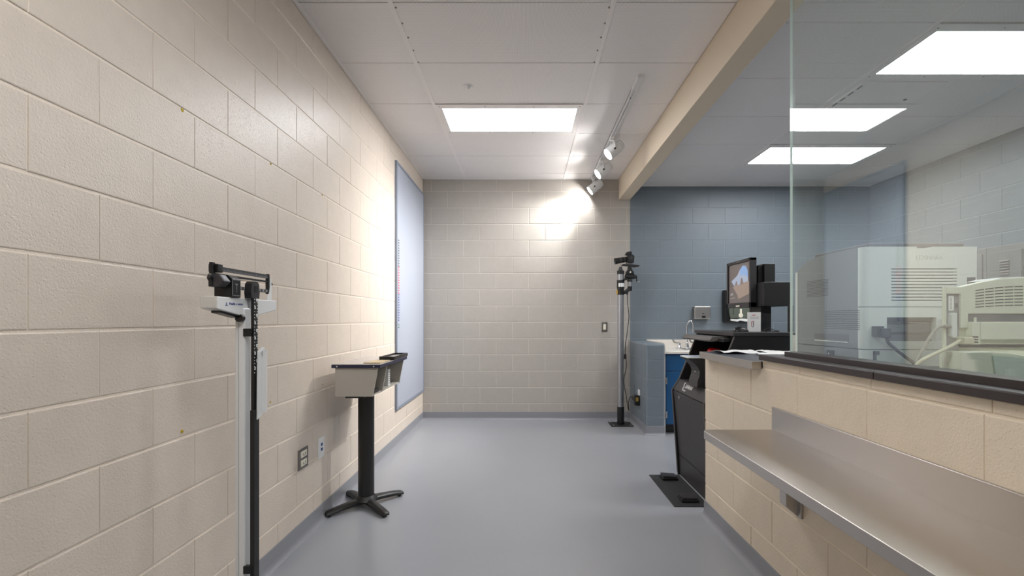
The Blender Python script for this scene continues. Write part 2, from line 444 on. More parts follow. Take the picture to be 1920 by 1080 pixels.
P().box(XL, 1.17, YB - .022, YB, ZC - .003, ZC + .004).build('wall_angle', m_seam, c1)
P().box(1.31, XR, YB - .022, YB, ZC2 - .003, ZC2 + .004).build('wall_angle', m_seam, c2)
rv = None
for x in (-.722, .472):
    for k in range(5):
        y = 2.64 + .14 * k
        if rv is None: rv = P().lathe([(0, -.005), (.004, -.0035), (.0065, 0), (.0065, .003)], (0, 0, 0), n=10).build('rivet', m_steel_dk, c1); o = rv
        else: o = rv.copy(); C.objects.link(o)
        o.location = (x, y, ZC - .001)

# ------------------------------------------------------------------ glazing
win = bpy.data.objects.new('window_1', None); C.objects.link(win); struct(win); ORG['window_1'] = (0, 0, 0)
win['label'] = 'tall clear glass screen in a dark bronze channel on the low wall'
YG = 2.178
pane = P(); pane.box(XG - .006, XG + .006, -1.2, YG, 1.085, 2.745)
pane = pane.build('glass_pane', m_glass, win, smooth=False); pane.data.materials.append(m_glassedge)
for f in pane.data.polygons:
    if abs(f.normal.x) < .5: f.material_index = 1
P().box(1.19, 1.27, -1.2, 2.165, 1.078, 1.103, bev=.002).build('glazing_channel', m_bronze, win)
P().box(1.21, 1.25, -1.2, 2.17, 2.73, 2.742, bev=.001).build('head_channel', m_bronze, win)
for a, b_ in ((1.535, 2.285), (.6, 1.532), (-.9, .597)):
    P().prism([(1.132, 1.055), (1.132, 1.078), (1.137, 1.082), (1.36, 1.082), (1.36, 1.055)], 'y', a, b_, bev=.0015, seg=1).build('sill', m_bronze, win)

# ------------------------------------------------------------------ ceiling lights
def ceiling_light(cx, cy, z, label):
    t = thing('ceiling_light', label, 'light', (cx, cy, z), 'recessed ceiling lights')
    W, H, w_, h_ = .6, .302, .555, .235
    p = P()
    for bx in ((cx - W, cx + W, cy - H, cy - h_), (cx - W, cx + W, cy + h_, cy + H), (cx - W, cx - w_, cy - h_, cy + h_), (cx + w_, cx + W, cy - h_, cy + h_)):
        p.box(*bx, z - .007, z + .02)
    p.build('frame', m_seam, t)
    P().box(cx - w_ - .005, cx + w_ + .005, cy - h_ - .005, cy + h_ + .005, z - .003, z + .006).build('diffuser', m_glow, t)
    for sx in (-.575, -.2, .2, .575):
        for sy in (-.268, .268):
            P().lathe([(0, -.003), (.004, -.002), (.006, 0), (.006, .004)], (cx + sx, cy + sy, z - .0075), n=8).build('screw', m_steel_dk, t)
    return t
ceiling_light(-.125, 4.125, ZC, 'lit rectangular ceiling light above the aisle, left of the track lamps')
ceiling_light(-.125, .465, ZC, 'lit ceiling light over the near aisle, above the frame')
ceiling_light(2.92, 4.775, ZC2, 'lit ceiling light in front of the blue wall, cut by the glass edge')
ceiling_light(2.92, 2.945, ZC2, 'lit ceiling light high behind the glass at the right edge')
ceiling_light(2.92, .505, ZC2, 'lit ceiling light behind the glass, above the frame')

# smoke detector / sprinkler cover
t = thing('sprinkler', 'small round white sprinkler rosette in the ceiling panel before the light', 'sprinkler', (-.423, 3.53, ZC))
P().lathe([(0, -.004), (.034, -.004), (.040, 0), (.040, .004)], (-.423, 3.53, ZC)).build('rosette', m_white, t)
P().lathe([(0, -.024), (.010, -.024), (.012, -.018), (.022, -.012), (.024, -.004), (0, -.004)], (-.423, 3.53, ZC)).build('nozzle', m_white, t)

# access hatch in the right ceiling
t = thing('access_hatch', 'white ceiling access hatch with slotted hinge between two lights', 'hatch', (2.66, 3.55, ZC2))
P().box(2.36, 2.95, 3.29, 3.80, ZC2 - .006, ZC2 + .003, bev=.002).build('door', m_seam, t)
P().box(2.365, 2.395, 3.30, 3.78, ZC2 - .011, ZC2 - .004, bev=.002).build('hinge_strip', m_white, t)
for k in range(5): P().box(2.374, 2.386, 3.33 + .09 * k, 3.385 + .09 * k, ZC2 - .0125, ZC2 - .010).build('hinge_slot', m_dkgrey, t)
P().cyl((2.86, 3.55, ZC2 - .009), (2.86, 3.55, ZC2), .012).build('lock', m_dkgrey, t)

# ------------------------------------------------------------------ track and lamps
TX = .826
t = thing('light_track', 'long white lighting track on the ceiling beside the beam', 'track', (TX, 3.37, ZC))
p = P(); p.box(TX - .018, TX - .006, 3.37, 5.78, ZC - .02, ZC + .001); p.box(TX + .006, TX + .018, 3.37, 5.78, ZC - .02, ZC + .001); p.box(TX - .018, TX + .018, 3.37, 5.78, ZC - .008, ZC + .001)
p.build('rail', m_white, t)
P().box(TX - .021, TX + .021, 3.36, 3.55, ZC - .024, ZC + .001, bev=.003).build('feed_cap', m_white, t)
P().box(TX - .021, TX + .021, 5.77, 5.80, ZC - .024, ZC + .001, bev=.003).build('end_cap', m_white, t)
P().cyl((TX, 3.7, ZC - .012), (TX, 3.7, ZC - .004), .006, n=10).build('screw', m_dkgrey, t)
def track_lamp(y, aim, label, drop, k=.46, cone=75):
    base = Vector((TX, y, ZC - .02)); t = thing('track_lamp', label, 'lamp', base, 'spot lamps on the ceiling track')
    a = Vector(aim).normalized(); pv = base + Vector((.015, 0, -drop)); fr_ = pv + a * .065; bk = pv - a * .115
    P().box(TX - .016, TX + .016, y - .045, y + .045, base.z - .014, base.z + .006, bev=.003).build('adapter', m_white, t)
    side = a.cross(Vector((0, 0, 1))).normalized()
    p = P(); p.cyl(base + Vector((0, 0, -.03)), base + Vector((0, 0, -.01)), .014)
    for s_ in (-1, 1): p.tube([base + Vector((0, 0, -.025)), base + side * s_ * .045 + Vector((.005, 0, -.035)), pv + side * s_ * .061 + Vector((0, 0, .03)), pv + side * s_ * .061], .006, n=6, sub=4)
    p.build('yoke', m_white, t)
    prof = [(0, 0), (.030, 0), (.045, .008), (.050, .025), (.050, .032), (.0475, .034), (.0475, .038), (.053, .042), (.057, .05), (.057, .180), (.053, .180), (.053, .166), (0, .166)]
    P().lathe(prof, bk, a, 28).build('housing', m_white, t)
    P().lathe([(0, .004), (.04, .003), (.0525, 0), (.0525, -.004), (0, -.004)], bk + a * .172, a, 24).build('lamp_lens', m_lens, t)
    for s_ in (-1, 1): P().cyl(pv + side * s_ * .054, pv + side * s_ * .068, .009, n=12).build('knob', m_dkgrey, t)
    L = bpy.data.lights.new('lamp_beam', 'SPOT'); L.energy = SPOT * k; L.spot_size = R(cone); L.spot_blend = 1; L.shadow_soft_size = .045; L.color = (1, .99, .98)
    lo = bpy.data.objects.new('lamp_beam', L); C.objects.link(lo); lo.parent = t
    lo.location = fr_ + a * .006 - base; lo.rotation_euler = a.to_track_quat('-Z', 'Y').to_euler()
track_lamp(4.50, (-.76, -.10, -.60), 'white spot lamp on the track nearest the viewer', .115)
track_lamp(5.12, (-.80, -.08, -.56), 'middle white spot lamp on the ceiling track', .115)
track_lamp(5.73, (-.78, .02, -.60), 'white spot lamp at the far track end, beaming on the back wall', .125, .4, 84)

# ------------------------------------------------------------------ height board on the left wall
bx0, bx1, bz0, bz1 = 4.61, 5.855, .359, 2.807
t = thing('height_board', 'tall blue-grey framed panel on the left wall with a coloured height scale', 'board', (XL, 5.23, bz0))
P().box(XL - .002, XL + .018, bx0 + .02, bx1 - .02, bz0 + .02, bz1 - .02).build('panel', m_board, t)
for a in ((bx0, bx0 + .03, bz0, bz1), (bx1 - .03, bx1, bz0, bz1), (bx0 + .03, bx1 - .03, bz0, bz0 + .03), (bx0 + .03, bx1 - .03, bz1 - .03, bz1)):
    P().box(XL - .002, XL + .0215, a[0], a[1], a[2], a[3], bev=.002).build('frame_strip', m_boardf, t)
for nm, m, z0, z1 in (('black', m_print_black, 1.775, 2.03), ('red', m_print_red, 1.505, 1.765), ('blue', m_print_blue, 1.235, 1.495), ('green', m_print_green, 1.165, 1.215)):
    p = P(); z = z0
    while z < z1:
        p.box(XL + .0175, XL + .0186, bx0 + .060, bx0 + .076, z, z + .013); p.box(XL + .0175, XL + .0186, bx0 + .080, bx0 + .096, z, z + .013)
        p.box(XL + .0175, XL + .0186, bx0 + .050, bx0 + .056, z + .016, z + .019)
        z += .0254
    o = p.build('height_marks', m, t, smooth=False); o['label'] = nm + ' section of the height scale'

# ------------------------------------------------------------------ wall plates
def plate(name, label, cat, y0, y1, z0, z1, m):
    t = thing(name, label, cat, (XL, (y0 + y1) / 2, z0)); P().box(XL - .001, XL + .007, y0, y1, z0, z1, bev=.003).build('cover_plate', m, t); return t
t = plate('power_outlet', 'steel plate with two ivory sockets low on the left wall', 'outlet', 2.64, 2.755, .40, .515, m_steel_dk)
for z in (.415, .465):
    o = P().box(XL + .004, XL + .010, 2.662, 2.733, z, z + .036, bev=.003).build('socket', m_ivory, t)
    for y in (2.68, 2.708): P().box(XL + .0095, XL + .0106, y, y + .004, z + .012, z + .026).build('slot', m_dkgrey, o)
    P().box(XL + .0095, XL + .0106, 2.692, 2.700, z + .008, z + .013).build('slot', m_dkgrey, o)
t = plate('data_outlet', 'white plate with two blue data jacks beside the steel outlet', 'outlet', 2.895, 2.975, .392, .517, m_white)
for z in (.435, .465): P().box(XL + .005, XL + .011, 2.925, 2.945, z, z + .018, bev=.002).build('jack', m_bluep, t)
t = thing('light_switch', 'light switch in a steel plate on the greige back wall', 'switch', (.992, YB, 1.1))
P().box(.957, 1.029, YB - .007, YB + .001, 1.098, 1.216, bev=.003).build('cover_plate', m_steel_dk, t)
P().box(.976, 1.010, YB - .011, YB - .004, 1.122, 1.192, bev=.002).build('rocker', m_ivory, t)
for y, z, l in ((1.75, 2.026, 'high on the left wall above the scale'), (1.748, .836, 'low on the left wall left of the scale'), (2.356, .838, 'low on the left wall just right of the scale'), (2.958, .843, 'on the left wall beside the grey stand'), (2.36, 2.028, 'high on the left wall, second from the viewer'), (2.96, 2.03, 'high on the left wall, third from the viewer')):
    k = .0065 if y < 2 else .005
    tag(P().lathe([(k, -.002), (k, .0015), (k * .55, .003), (k * .45, .001), (0, .001)], (XL, y, z), (1, 0, 0), 10).build('wall_plug', m_yel, org=(XL, y, z)), 'tiny yellow wall plug ' + l, 'wall plug', 'yellow wall plugs')

# ------------------------------------------------------------------ physician scale
t = thing('weighing_scale', 'white upright medical weighing scale with black balance beam by the left wall', 'scale', (-1.0, 1.68, 0))
P().box(-1.02, -.985, 1.66, 1.70, .05, 1.29, bev=.005).build('column', m_white, t)
P().box(-1.0212, -1.0195, 1.672, 1.688, .06, 1.24).box(-1.008, -1.005, 1.6588, 1.662, .06, 1.24).build('column_groove', mat('pale_grey_groove', s2l(188, 186, 182), .5), t)
hz = 1.325
ho = P().prism([(1.523, 1.284), (1.68, 1.259), (1.72, 1.259), (1.888, 1.287), (1.888, hz), (1.523, hz)], 'x', -1.045, -.992, bev=.004).build('beam_housing', m_white, t)
P().box(-.9925, -.9905, 1.69, 1.715, 1.262, hz).build('housing_seam', m_print_grey, ho)
P().text('Health o meter', .0125, (-.9915, 1.583, 1.2995), (0, 1, 0), (0, 0, 1), .0004, shear=.15).build('lettering', m_print_blue, ho, smooth=False)
p = P()
p.prism([(1.5665, 1.298), (1.5695, 1.308), (1.5725, 1.298), (1.5712, 1.298), (1.5695, 1.304), (1.5678, 1.298)], 'x', -.9918, -.991)
p.cyl((-.9918, 1.5655, 1.2965), (-.991, 1.5655, 1.2965), .0018, n=8); p.cyl((-.9918, 1.5735, 1.2965), (-.991, 1.5735, 1.2965), .0018, n=8)
p.build('emblem', m_print_blue, ho, smooth=False)
P().box(-1.046, -.993, 1.519, 1.548, 1.286, 1.3256, bev=.003).build('clear_end_cap', m_clear, t)
P().prism([(1.86, 1.32), (1.888, 1.32), (1.888, 1.385), (1.884, 1.415), (1.878, 1.415), (1.878, 1.385)], 'x', -1.018, -1.012, bev=.001).build('trig_guide', m_white, t)
P().prism([(1.55, 1.272), (1.55, 1.279), (1.655, 1.262), (1.655, 1.255)], 'x', -1.03, -1.0).build('underside_bar', m_black2, t)
P().cyl((-.997, 1.645, 1.255), (-.997, 1.661, 1.255), .014).build('underside_knob', m_black2, t)
# balance beam
fb = P()
fb.box(-1.026, -1.014, 1.532, 1.548, 1.357, 1.437, bev=.002); fb.prism([(1.530, 1.375), (1.522, 1.385), (1.530, 1.40)], 'x', -1.026, -1.014)
fb.box(-1.026, -1.014, 1.866, 1.878, 1.351, 1.430, bev=.002); fb.prism([(1.876, 1.375), (1.902, 1.388), (1.902, 1.394), (1.876, 1.41)], 'x', -1.024, -1.016)
fb.box(-1.024, -1.017, 1.545, 1.87, 1.396, 1.403)
bo = fb.build('beam_frame', m_black2, t)
P().box(-1.024, -1.016, 1.546, 1.868, 1.412, 1.427, bev=.001).build('fraction_bar', m_dkgrey, t)
p = P()
for k in range(42): p.box(-1.0162, -1.0153, 1.58 + .0068 * k, 1.5818 + .0068 * k, 1.4125, 1.418 if k % 5 else 1.421)
p.build('graduations', m_print_grey, t, smooth=False)
P().box(-1.024, -1.016, 1.546, 1.868, 1.356, 1.368, bev=.001).build('main_bar', m_dkgrey, t)
p = P()
for k in range(9): p.box(-1.0162, -1.0153, 1.66 + .024 * k, 1.67 + .024 * k, 1.358, 1.366)
p.build('graduations', m_print_grey, t, smooth=False)
P().box(-1.036, -1.004, 1.544, 1.572, 1.405, 1.433, bev=.003).build('small_poise', m_black2, t)
o = P().prism([(-1.03, 1.357), (-.995, 1.357), (-.978, 1.375), (-.995, 1.397), (-1.03, 1.40)], 'y', 1.535, 1.572, bev=.002).build('counterweight', m_dkgrey, t)
P().prism([(-.9955, 1.3945), (-.9935, 1.3965), (-.9805, 1.3795), (-.982, 1.377)], 'y', 1.541, 1.566).build('label_plate', m_print_grey, o)
P().cyl((-1.02, 1.528, 1.392), (-1.02, 1.535, 1.392), .007, n=12).build('screw', m_chrome, t)
bp_ = P().prism([(-1.045, hz), (-.985, hz), (-.985, 1.388), (-1.0, 1.401), (-1.045, 1.401)], 'y', 1.587, 1.637, bev=.002).build('large_poise', m_black2, t)
p = P()
for a in ((1.589, 1.635, 1.330, 1.3325), (1.589, 1.635, 1.3835, 1.386), (1.589, 1.5915, 1.330, 1.386), (1.6325, 1.635, 1.330, 1.386)): p.box(-.9856, -.984, *a)
p.build('silver_rim', m_steel, bp_)
p = P(); p.box(-.9856, -.984, 1.6105, 1.6135, 1.350, 1.371); p.prism([(1.603, 1.372), (1.621, 1.372), (1.617, 1.367), (1.607, 1.367)], 'x', -.9856, -.984); p.cyl((-.9856, 1.612, 1.345), (-.984, 1.612, 1.345), .002, n=8)
p.build('emblem', m_steel, bp_)
P().prism([(1.670, hz), (1.718, hz), (1.722, 1.345), (1.718, 1.378), (1.708, 1.386), (1.684, 1.386), (1.672, 1.378), (1.667, 1.345)], 'x', -.992, -.966, bev=.002).build('pivot_housing', m_black, t)
P().box(-.9665, -.9645, 1.688, 1.706, 1.348, 1.37).build('pivot_window', m_inner, t)
# height rod
P().box(-.9655, -.9555, 1.664, 1.690, .9, 1.327, bev=.001).build('height_rod', m_black2, t)
p = P()
for k in range(50):
    z = 1.055 + .0054 * k
    if k % 10 in (3, 4): p.box(-.9557, -.9548, 1.668, 1.675, z, z + .0046)
    elif k % 2: p.box(-.9557, -.9548, 1.6665, 1.671, z, z + .0026)
    if k % 10 in (8, 9): p.box(-.9557, -.9548, 1.679, 1.687, z, z + .0046)
    elif k % 2: p.box(-.9557, -.9548, 1.684, 1.6885, z, z + .0026)
p.build('graduations', m_print_white, t, smooth=False)
P().box(-.9675, -.952, 1.661, 1.693, .04, .93, bev=.0015).build('rod_sleeve', m_black, t)
for z in (1.19, .355): P().box(-.990, -.960, 1.657, 1.672, z, z + .028, bev=.002).build('rod_clip', m_black2, t)
P().prism([(1.676, 1.135), (1.700, 1.150), (1.716, 1.150), (1.702, .905), (1.672, .895)], 'x', -.951, -.946, bev=.0008, seg=1).build('head_piece', m_white, t)
P().box(-.951, -.930, 1.700, 1.704, .915, 1.14).build('head_piece_flange', m_white, t)
P().cyl((-.953, 1.694, 1.132), (-.942, 1.694, 1.132), .005, n=10).build('hinge_pin', m_chrome, t)
P().box(-1.08, -.93, 1.54, 1.82, .012, .06, bev=.01).build('base', m_white, t)
P().box(-.93, -.58, 1.545, 1.815, .03, .062, bev=.008).build('platform', m_black, t)
P().box(-.915, -.595, 1.56, 1.80, .060, .066).build('platform_tread', m_mat, t)
for x in (-1.05, -.61):
    for y in (1.57, 1.79): P().cyl((x, y, 0), (x, y, .034), .014, n=12).build('foot', m_dkgrey, t)

# ------------------------------------------------------------------ fingerprint stand
cx, cy = -1.065, 3.17
t = thing('print_stand', 'grey open-sided box stand on a black pedestal by the left wall', 'stand', (cx, cy, 0))
P().cyl((cx, cy, .05), (cx, cy, .762), .052, n=32).build('column', m_iron, t)
P().lathe([(0, .045), (.075, .045), (.066, .062), (.054, .075), (0, .075)], (cx, cy, 0)).build('column_collar', m_iron, t)
for sx in (-1, 1):
    for sy in (-1, 1):
        d = Vector((sx, sy, 0)).normalized(); n_ = Vector((-d.y, d.x, 0)); c0 = Vector((cx, cy, 0))
        tb = bmesh.new(); secs = []
        for s_, w_, zb, zt in ((.0, .030, .026, .060), (.10, .029, .026, .056), (.20, .027, .020, .046), (.262, .026, .014, .036), (.276, .018, .014, .026)):
            c = c0 + d * s_
            secs.append([tb.verts.new(c + n_ * w_ + Vector((0, 0, zb))), tb.verts.new(c + n_ * w_ + Vector((0, 0, zt - .012))), tb.verts.new(c + n_ * w_ * .55 + Vector((0, 0, zt))),
                         tb.verts.new(c - n_ * w_ * .55 + Vector((0, 0, zt))), tb.verts.new(c - n_ * w_ + Vector((0, 0, zt - .012))), tb.verts.new(c - n_ * w_ + Vector((0, 0, zb)))])
        for a, b_ in zip(secs, secs[1:]):
            for i in range(6): tb.faces.new((a[i], b_[i], b_[(i + 1) % 6], a[(i + 1) % 6]))
        tb.faces.new(secs[0]); tb.faces.new(secs[-1][::-1])
        p = P(); p._merge(tb); lg = p.build('foot', m_iron, t)
        e = c0 + d * .25; P().cyl(e, e + Vector((0, 0, .016)), .013, n=12).build('glide', m_black2, lg)
ya, yb_, xl, zt, zb = 2.905, 3.535, -1.167, .952, .775
for y, nm in ((ya, 'end_panel'), (3.10, 'divider'), (yb_ - .012, 'end_panel')):
    P().prism([(xl, zb), (-.938, zb), (-.905, zt), (xl, zt)], 'y', y, y + .012).build(nm, m_stand, t)
P().box(xl + .001, xl + .011, ya + .002, yb_ - .002, zb + .001, zt).build('back_panel', m_stand, t)
P().box(xl + .001, -.940, ya + .002, yb_ - .002, zb + .001, zb + .010).build('shelf', m_stand, t)
P().box(-1.185, -.885, 2.89, 3.55, zt, .972, bev=.0015).build('top_edge', m_navy, t)
P().box(-1.183, -.887, 2.892, 3.548, .9715, .9745).build('top_board', m_lamtop, t)
for x in (-1.15, -.925): P().lathe([(0, .004), (.005, .003), (.006, 0), (0, -.002)], (x, 2.89, .962), (0, -1, 0), 10).build('screw', m_chrome, t)
P().box(-1.115, -1.0, 2.93, 3.32, .761, .7745).build('mounting_plate', m_iron, t)
P().box(-1.02, -.96, 3.10, 3.24, .764, .774).build('latch', m_steel_dk, t)
# things on the stand
tr_ = thing('ink_tray', 'flat black open tray on the far end of the grey stand', 'tray', (-.94, 3.4, .975))
P().box(-.985, -.882, 3.19, 3.56, .975, .983, bev=.002).build('tray_base', m_black2, tr_)
for bx in ((-.985, -.882, 3.19, 3.20), (-.985, -.882, 3.55, 3.56), (-.985, -.976, 3.20, 3.55), (-.891, -.882, 3.20, 3.55)): P().box(*bx, .982, .999, bev=.002).build('tray_rim', m_black2, tr_)
P().box(-.973, -.894, 3.205, 3.545, .983, .987).build('tray_plate', m_lamtop, tr_)
tag(P().box(-1.01, -.903, 2.955, 3.16, .9748, .9795, bev=.001).build('card_pad', m_tan, org=(-.95, 3.05, .975)), 'tan card pad lying on the near edge of the grey stand top', 'card')
tag(P().box(-1.0, -.955, 3.30, 3.345, .7855, .90, bev=.001).build('booklet', m_paper, org=(-.98, 3.32, .786)), 'white printed booklet upright inside the grey stand', 'booklet')
p = P()
for k in range(6): p.box(-.954, -.9535, 3.31, 3.335, .80 + k * .015, .807 + k * .015)
bk_ = [o for o in C.objects if o.name == 'booklet'][0]; p.build('print', m_print_grey, bk_, smooth=False)
tag(P().box(-1.02, -.942, 2.935, 3.06, .7855, .806, bev=.006).build('ink_pad', m_black2, org=(-.98, 3.0, .786)), 'small black ink pad inside the grey stand', 'ink pad')

# ------------------------------------------------------------------ camera post
px_, py_ = 1.139, 5.61
t = post = thing('camera_post', 'tall galvanised steel camera post on a dark floor plate', 'post', (px_, py_, 0))
bp = P().box(px_ - .13, px_ + .13, py_ - .12, py_ + .12, 0, .009, bev=.002).build('base_plate', m_iron, t)
for sx in (-.1, .1):
    for sy in (-.09, .09): P().lathe([(.012, .008), (.012, .014), (.006, .018), (0, .018)], (px_ + sx, py_ + sy, 0), n=6).build('bolt', m_chrome, bp)
P().cyl((px_, py_, .009), (px_, py_, .215), .041, n=28).build('sleeve', m_black2, t)
P().cyl((px_, py_, .2), (px_, py_, 1.60), .0355, n=28).build('pole', m_galv, t)
P().cyl((px_, py_, 1.542), (px_, py_, 1.62), .040, n=28).build('clamp', m_black2, t)
P().cyl((px_ - .045, py_ - .02, 1.545), (px_ - .045, py_ - .02, 1.60), .010, n=12).build('clamp_bolt', m_gold, t)
P().tube([(px_ + .02, py_, 1.572), (px_ + .06, py_, 1.578), (px_ + .10, py_, 1.61)], .022, n=12).build('arm', m_black, t)
bd = P().cyl((px_, py_, 1.618), (px_, py_, 1.715), .045, n=28).build('band', m_black2, t)
p = P()
for k in range(8):
    a0 = R(-135 + k * 12); a1 = R(-135 + (k + 1) * 12 - (4 if k in (2, 5) else 0))
    q = [(px_ + .0456 * math.cos(a), py_ + .0456 * math.sin(a), z) for a in (a0, a1) for z in (1.636, 1.680)]
    vs = [p.bm.verts.new(v) for v in q]; p.bm.faces.new((vs[0], vs[1], vs[3], vs[2]))
p.build('sticker', m_print_white, bd)
P().cyl((px_, py_, 1.71), (px_, py_, 1.792), .036, n=28).build('upper_tube', m_galv, t)
P().cyl((px_, py_, 1.787), (px_, py_, 1.829), .042, n=28).build('cap', m_black2, t)
P().lathe([(0, 0), (.026, 0), (.024, .02), (.014, .048), (0, .05)], (px_, py_, 1.828)).build('cap_knob', m_black2, t)
hx = 1.248
P().cyl((hx, py_, 1.59), (hx, py_, 1.643), .027, n=20).build('arm_socket', m_black2, t)
P().cyl((hx, py_, 1.642), (hx, py_, 1.70), .0235, n=20).build('head_stem', m_galv, t)
P().lathe([(0, 0), (.028, 0), (.03, .02), (.022, .042), (0, .045)], (hx, py_, 1.697)).build('swivel', m_black2, t)
P().box(1.188, 1.315, py_ - .035, py_ + .035, 1.733, 1.782, bev=.012).build('head_base', m_black2, t)
P().prism([(1.196, 1.78), (1.297, 1.78), (1.29, 1.815), (1.272, 1.84), (1.262, 1.885), (1.228, 1.885), (1.222, 1.84), (1.20, 1.815)], 'y', py_ - .03, py_ + .03, bev=.005).build('tilt_head', m_black2, t)
P().cyl((1.248, py_ - .032, 1.81), (1.248, py_ - .028, 1.81), .010, n=12).build('tilt_pin', m_ivory, t)
P().prism([(1.142, 1.89), (1.165, 1.908), (1.25, 1.905), (1.36, 1.893), (1.352, 1.876), (1.30, 1.87), (1.255, 1.88), (1.16, 1.888)], 'y', py_ - .028, py_ + .028, bev=.003).build('mount_plate', m_black, t)
cr = P().cyl((1.31, py_, 1.755), (1.33, py_, 1.755), .018).build('crank_hub', m_black2, t)
P().tube([(1.325, py_ - .01, 1.755), (1.328, py_ - .012, 1.695)], .007, n=8).build('crank_arm', m_black2, cr)
P().cyl((1.325, py_ - .012, 1.698), (1.366, py_ - .012, 1.698), .006, n=10).build('crank_handle', m_chrome, cr)
P().cyl((1.165, py_ - .045, 1.72), (1.205, py_ - .045, 1.725), .012, n=10).build('lock_knob', m_black2, t)
# the camera
t = thing('photo_camera', 'black camera with a long lens on top of the steel post', 'camera', (1.25, py_, 1.908))
M = Matrix.Translation((1.25, py_, 1.965)) @ Matrix.Rotation(R(8), 4, 'Y') @ Matrix.Translation((-1.25, -py_, -1.965))
P().prism([(1.212, 1.918), (1.285, 1.918), (1.290, 1.99), (1.278, 2.012), (1.225, 2.012), (1.212, 1.995)], 'y', py_ - .068, py_ + .068, bev=.007).build('body', m_black2, t)
P().prism([(1.19, 2.02), (1.21, 2.01), (1.27, 2.01), (1.268, 2.045), (1.255, 2.058), (1.205, 2.048)], 'y', py_ - .03, py_ + .03, bev=.004).build('flash_housing', m_black2, t)
ax = Vector((-.985, 0, -.17)); lo_ = Vector((1.216, py_, 1.966))
P().lathe([(0, 0), (.031, 0), (.031, .04), (.033, .042), (.033, .075), (.031, .078), (.034, .082), (.034, .125), (.037, .128), (.037, .150), (.032, .150), (.030, .142), (0, .142)], lo_, ax, 26).build('lens_barrel', m_black2, t)
for h in (.03, .078): P().lathe([(.0305, h), (.0345, h), (.0345, h + .003), (.0305, h + .003)], lo_, ax, 26).build('lens_ring', m_steel_dk, t)
P().lathe([(0, .006), (.02, .004), (.030, 0), (0, 0)], lo_ + ax * .142, ax, 20).build('lens_glass', mat('lens_glass', s2l(30, 32, 44), .05), t)
P().cyl((1.25, py_ - .068, 1.975), (1.25, py_ - .071, 1.975), .016).build('side_badge', m_dkgrey, t)
P().cyl((1.25, py_ - .045, 2.012), (1.25, py_ - .045, 2.024), .010).build('mode_dial', m_black2, t)
# cord from the post to the stub wall
P().tube([(1.215, 5.60, 1.56), (1.222, 5.60, 1.42), (1.235, 5.60, 1.28), (1.215, 5.60, 1.10), (1.19, 5.60, .90), (1.205, 5.60, .70), (1.175, 5.60, .52), (1.20, 5.60, .36), (1.222, 5.60, .22), (1.235, 5.60, .17), (1.235, 5.615, .26), (1.255, 5.62, .325), (1.285, 5.612, .325)], .0045, n=6).box(1.178, 1.204, 5.588, 5.612, .78, .84, bev=.004).box(1.205, 1.225, 5.59, 5.61, 1.545, 1.60, bev=.003).build('camera_cord', m_cable, post)
t = thing('power_adapter', 'black power adapter plugged into the blue stub wall', 'adapter', (1.30, 5.42, .33))
P().box(1.255, 1.308, 5.36, 5.44, .27, .385, bev=.006).build('adapter_body', m_black2, t)
P().box(1.268, 1.306, 5.43, 5.60, .30, .345, bev=.005, M=Matrix.Translation((0, 0, 0))).build('adapter_plug', m_black2, t)
P().box(1.262, 1.29, 5.3585, 5.3605, .32, .365).build('rating_label', m_gold, t)
t = thing('stub_outlet', 'white socket plate on the blue stub wall behind the adapter', 'outlet', (1.31, 5.40, .36))
P().box(1.303, 1.312, 5.37, 5.44, .335, .445, bev=.002).build('cover_plate', m_white, t)
t = thing('blank_plate', 'blue painted blank plate on the stub wall near the back corner', 'plate', (1.31, 5.66, .4))
P().box(1.302, 1.312, 5.62, 5.70, .36, .475, bev=.002).build('cover_plate', m_blue, t)

# ------------------------------------------------------------------ sink corner
t = thing('sink_cabinet', 'bright blue sink base cabinet beside the blue stub wall', 'cabinet', (2.1, 5.5, 0))
P().box(1.535, 2.70, 5.16, YB - .01, .1, .875).build('body', m_cab, t)
P().box(1.513, 1.535, 5.15, YB - .01, 0, .875).build('filler_strip', m_lam, t)
P().box(1.535, 2.70, 5.22, 5.24, 0, .1).build('toe_kick', m_black2, t)
for a, b_ in ((1.540, 2.115), (2.12, 2.695)):
    P().box(a, b_, 5.142, 5.16, .688, .868, bev=.003).build('drawer_front', m_cab, t)
    d = P().box(a, b_, 5.142, 5.16, .108, .682, bev=.003).build('door', m_cab, t)
    hx_ = a - .001 if a < 2 else b_ + .001
    for z in (.175, .545): P().box(hx_ - .006, hx_ + .012, 5.135, 5.146, z, z + .07, bev=.003).build('hinge', m_steel, d)
    kx = b_ - .05 if a < 2 else a + .05
    P().tube([(kx, 5.142, .52), (kx, 5.118, .525), (kx, 5.118, .615), (kx, 5.142, .62)], .005, n=8).build('pull', m_steel, d)
t = thing('sink_counter', 'cream stone-look sink counter with backsplash against the blue wall', 'counter', (2.1, 5.5, .88))
P().prism([(5.11, .878), (5.11, .898), (5.118, .906), (YB - .002, .906), (YB - .002, .878)], 'x', 1.512, 2.72).build('countertop', m_lam, t)
P().box(1.512, 2.72, YB - .022, YB - .001, .9055, 1.0, bev=.002).build('backsplash', m_lam, t)
P().box(1.512, 1.532, 5.14, YB - .022, .9055, .995, bev=.002).build('side_splash', m_lam, t)
p = P(); p.box(1.80, 2.30, 5.28, 5.66, .9055, .9085, bev=.001); p.build('basin_rim', m_steel, t)
P().box(1.84, 2.26, 5.32, 5.62, .9083, .909).build('basin_well', m_steel_dk, t)
t = thing('faucet', 'chrome gooseneck faucet with a wrist-blade lever on the sink counter', 'faucet', (1.98, 5.76, .906))
fx, fy = 1.98, 5.76
P().lathe([(.03, .906), (.028, .915), (.02, .945), (.013, .975), (.012, .99), (0, .99)], (fx, fy, 0)).build('base', m_chrome, t)
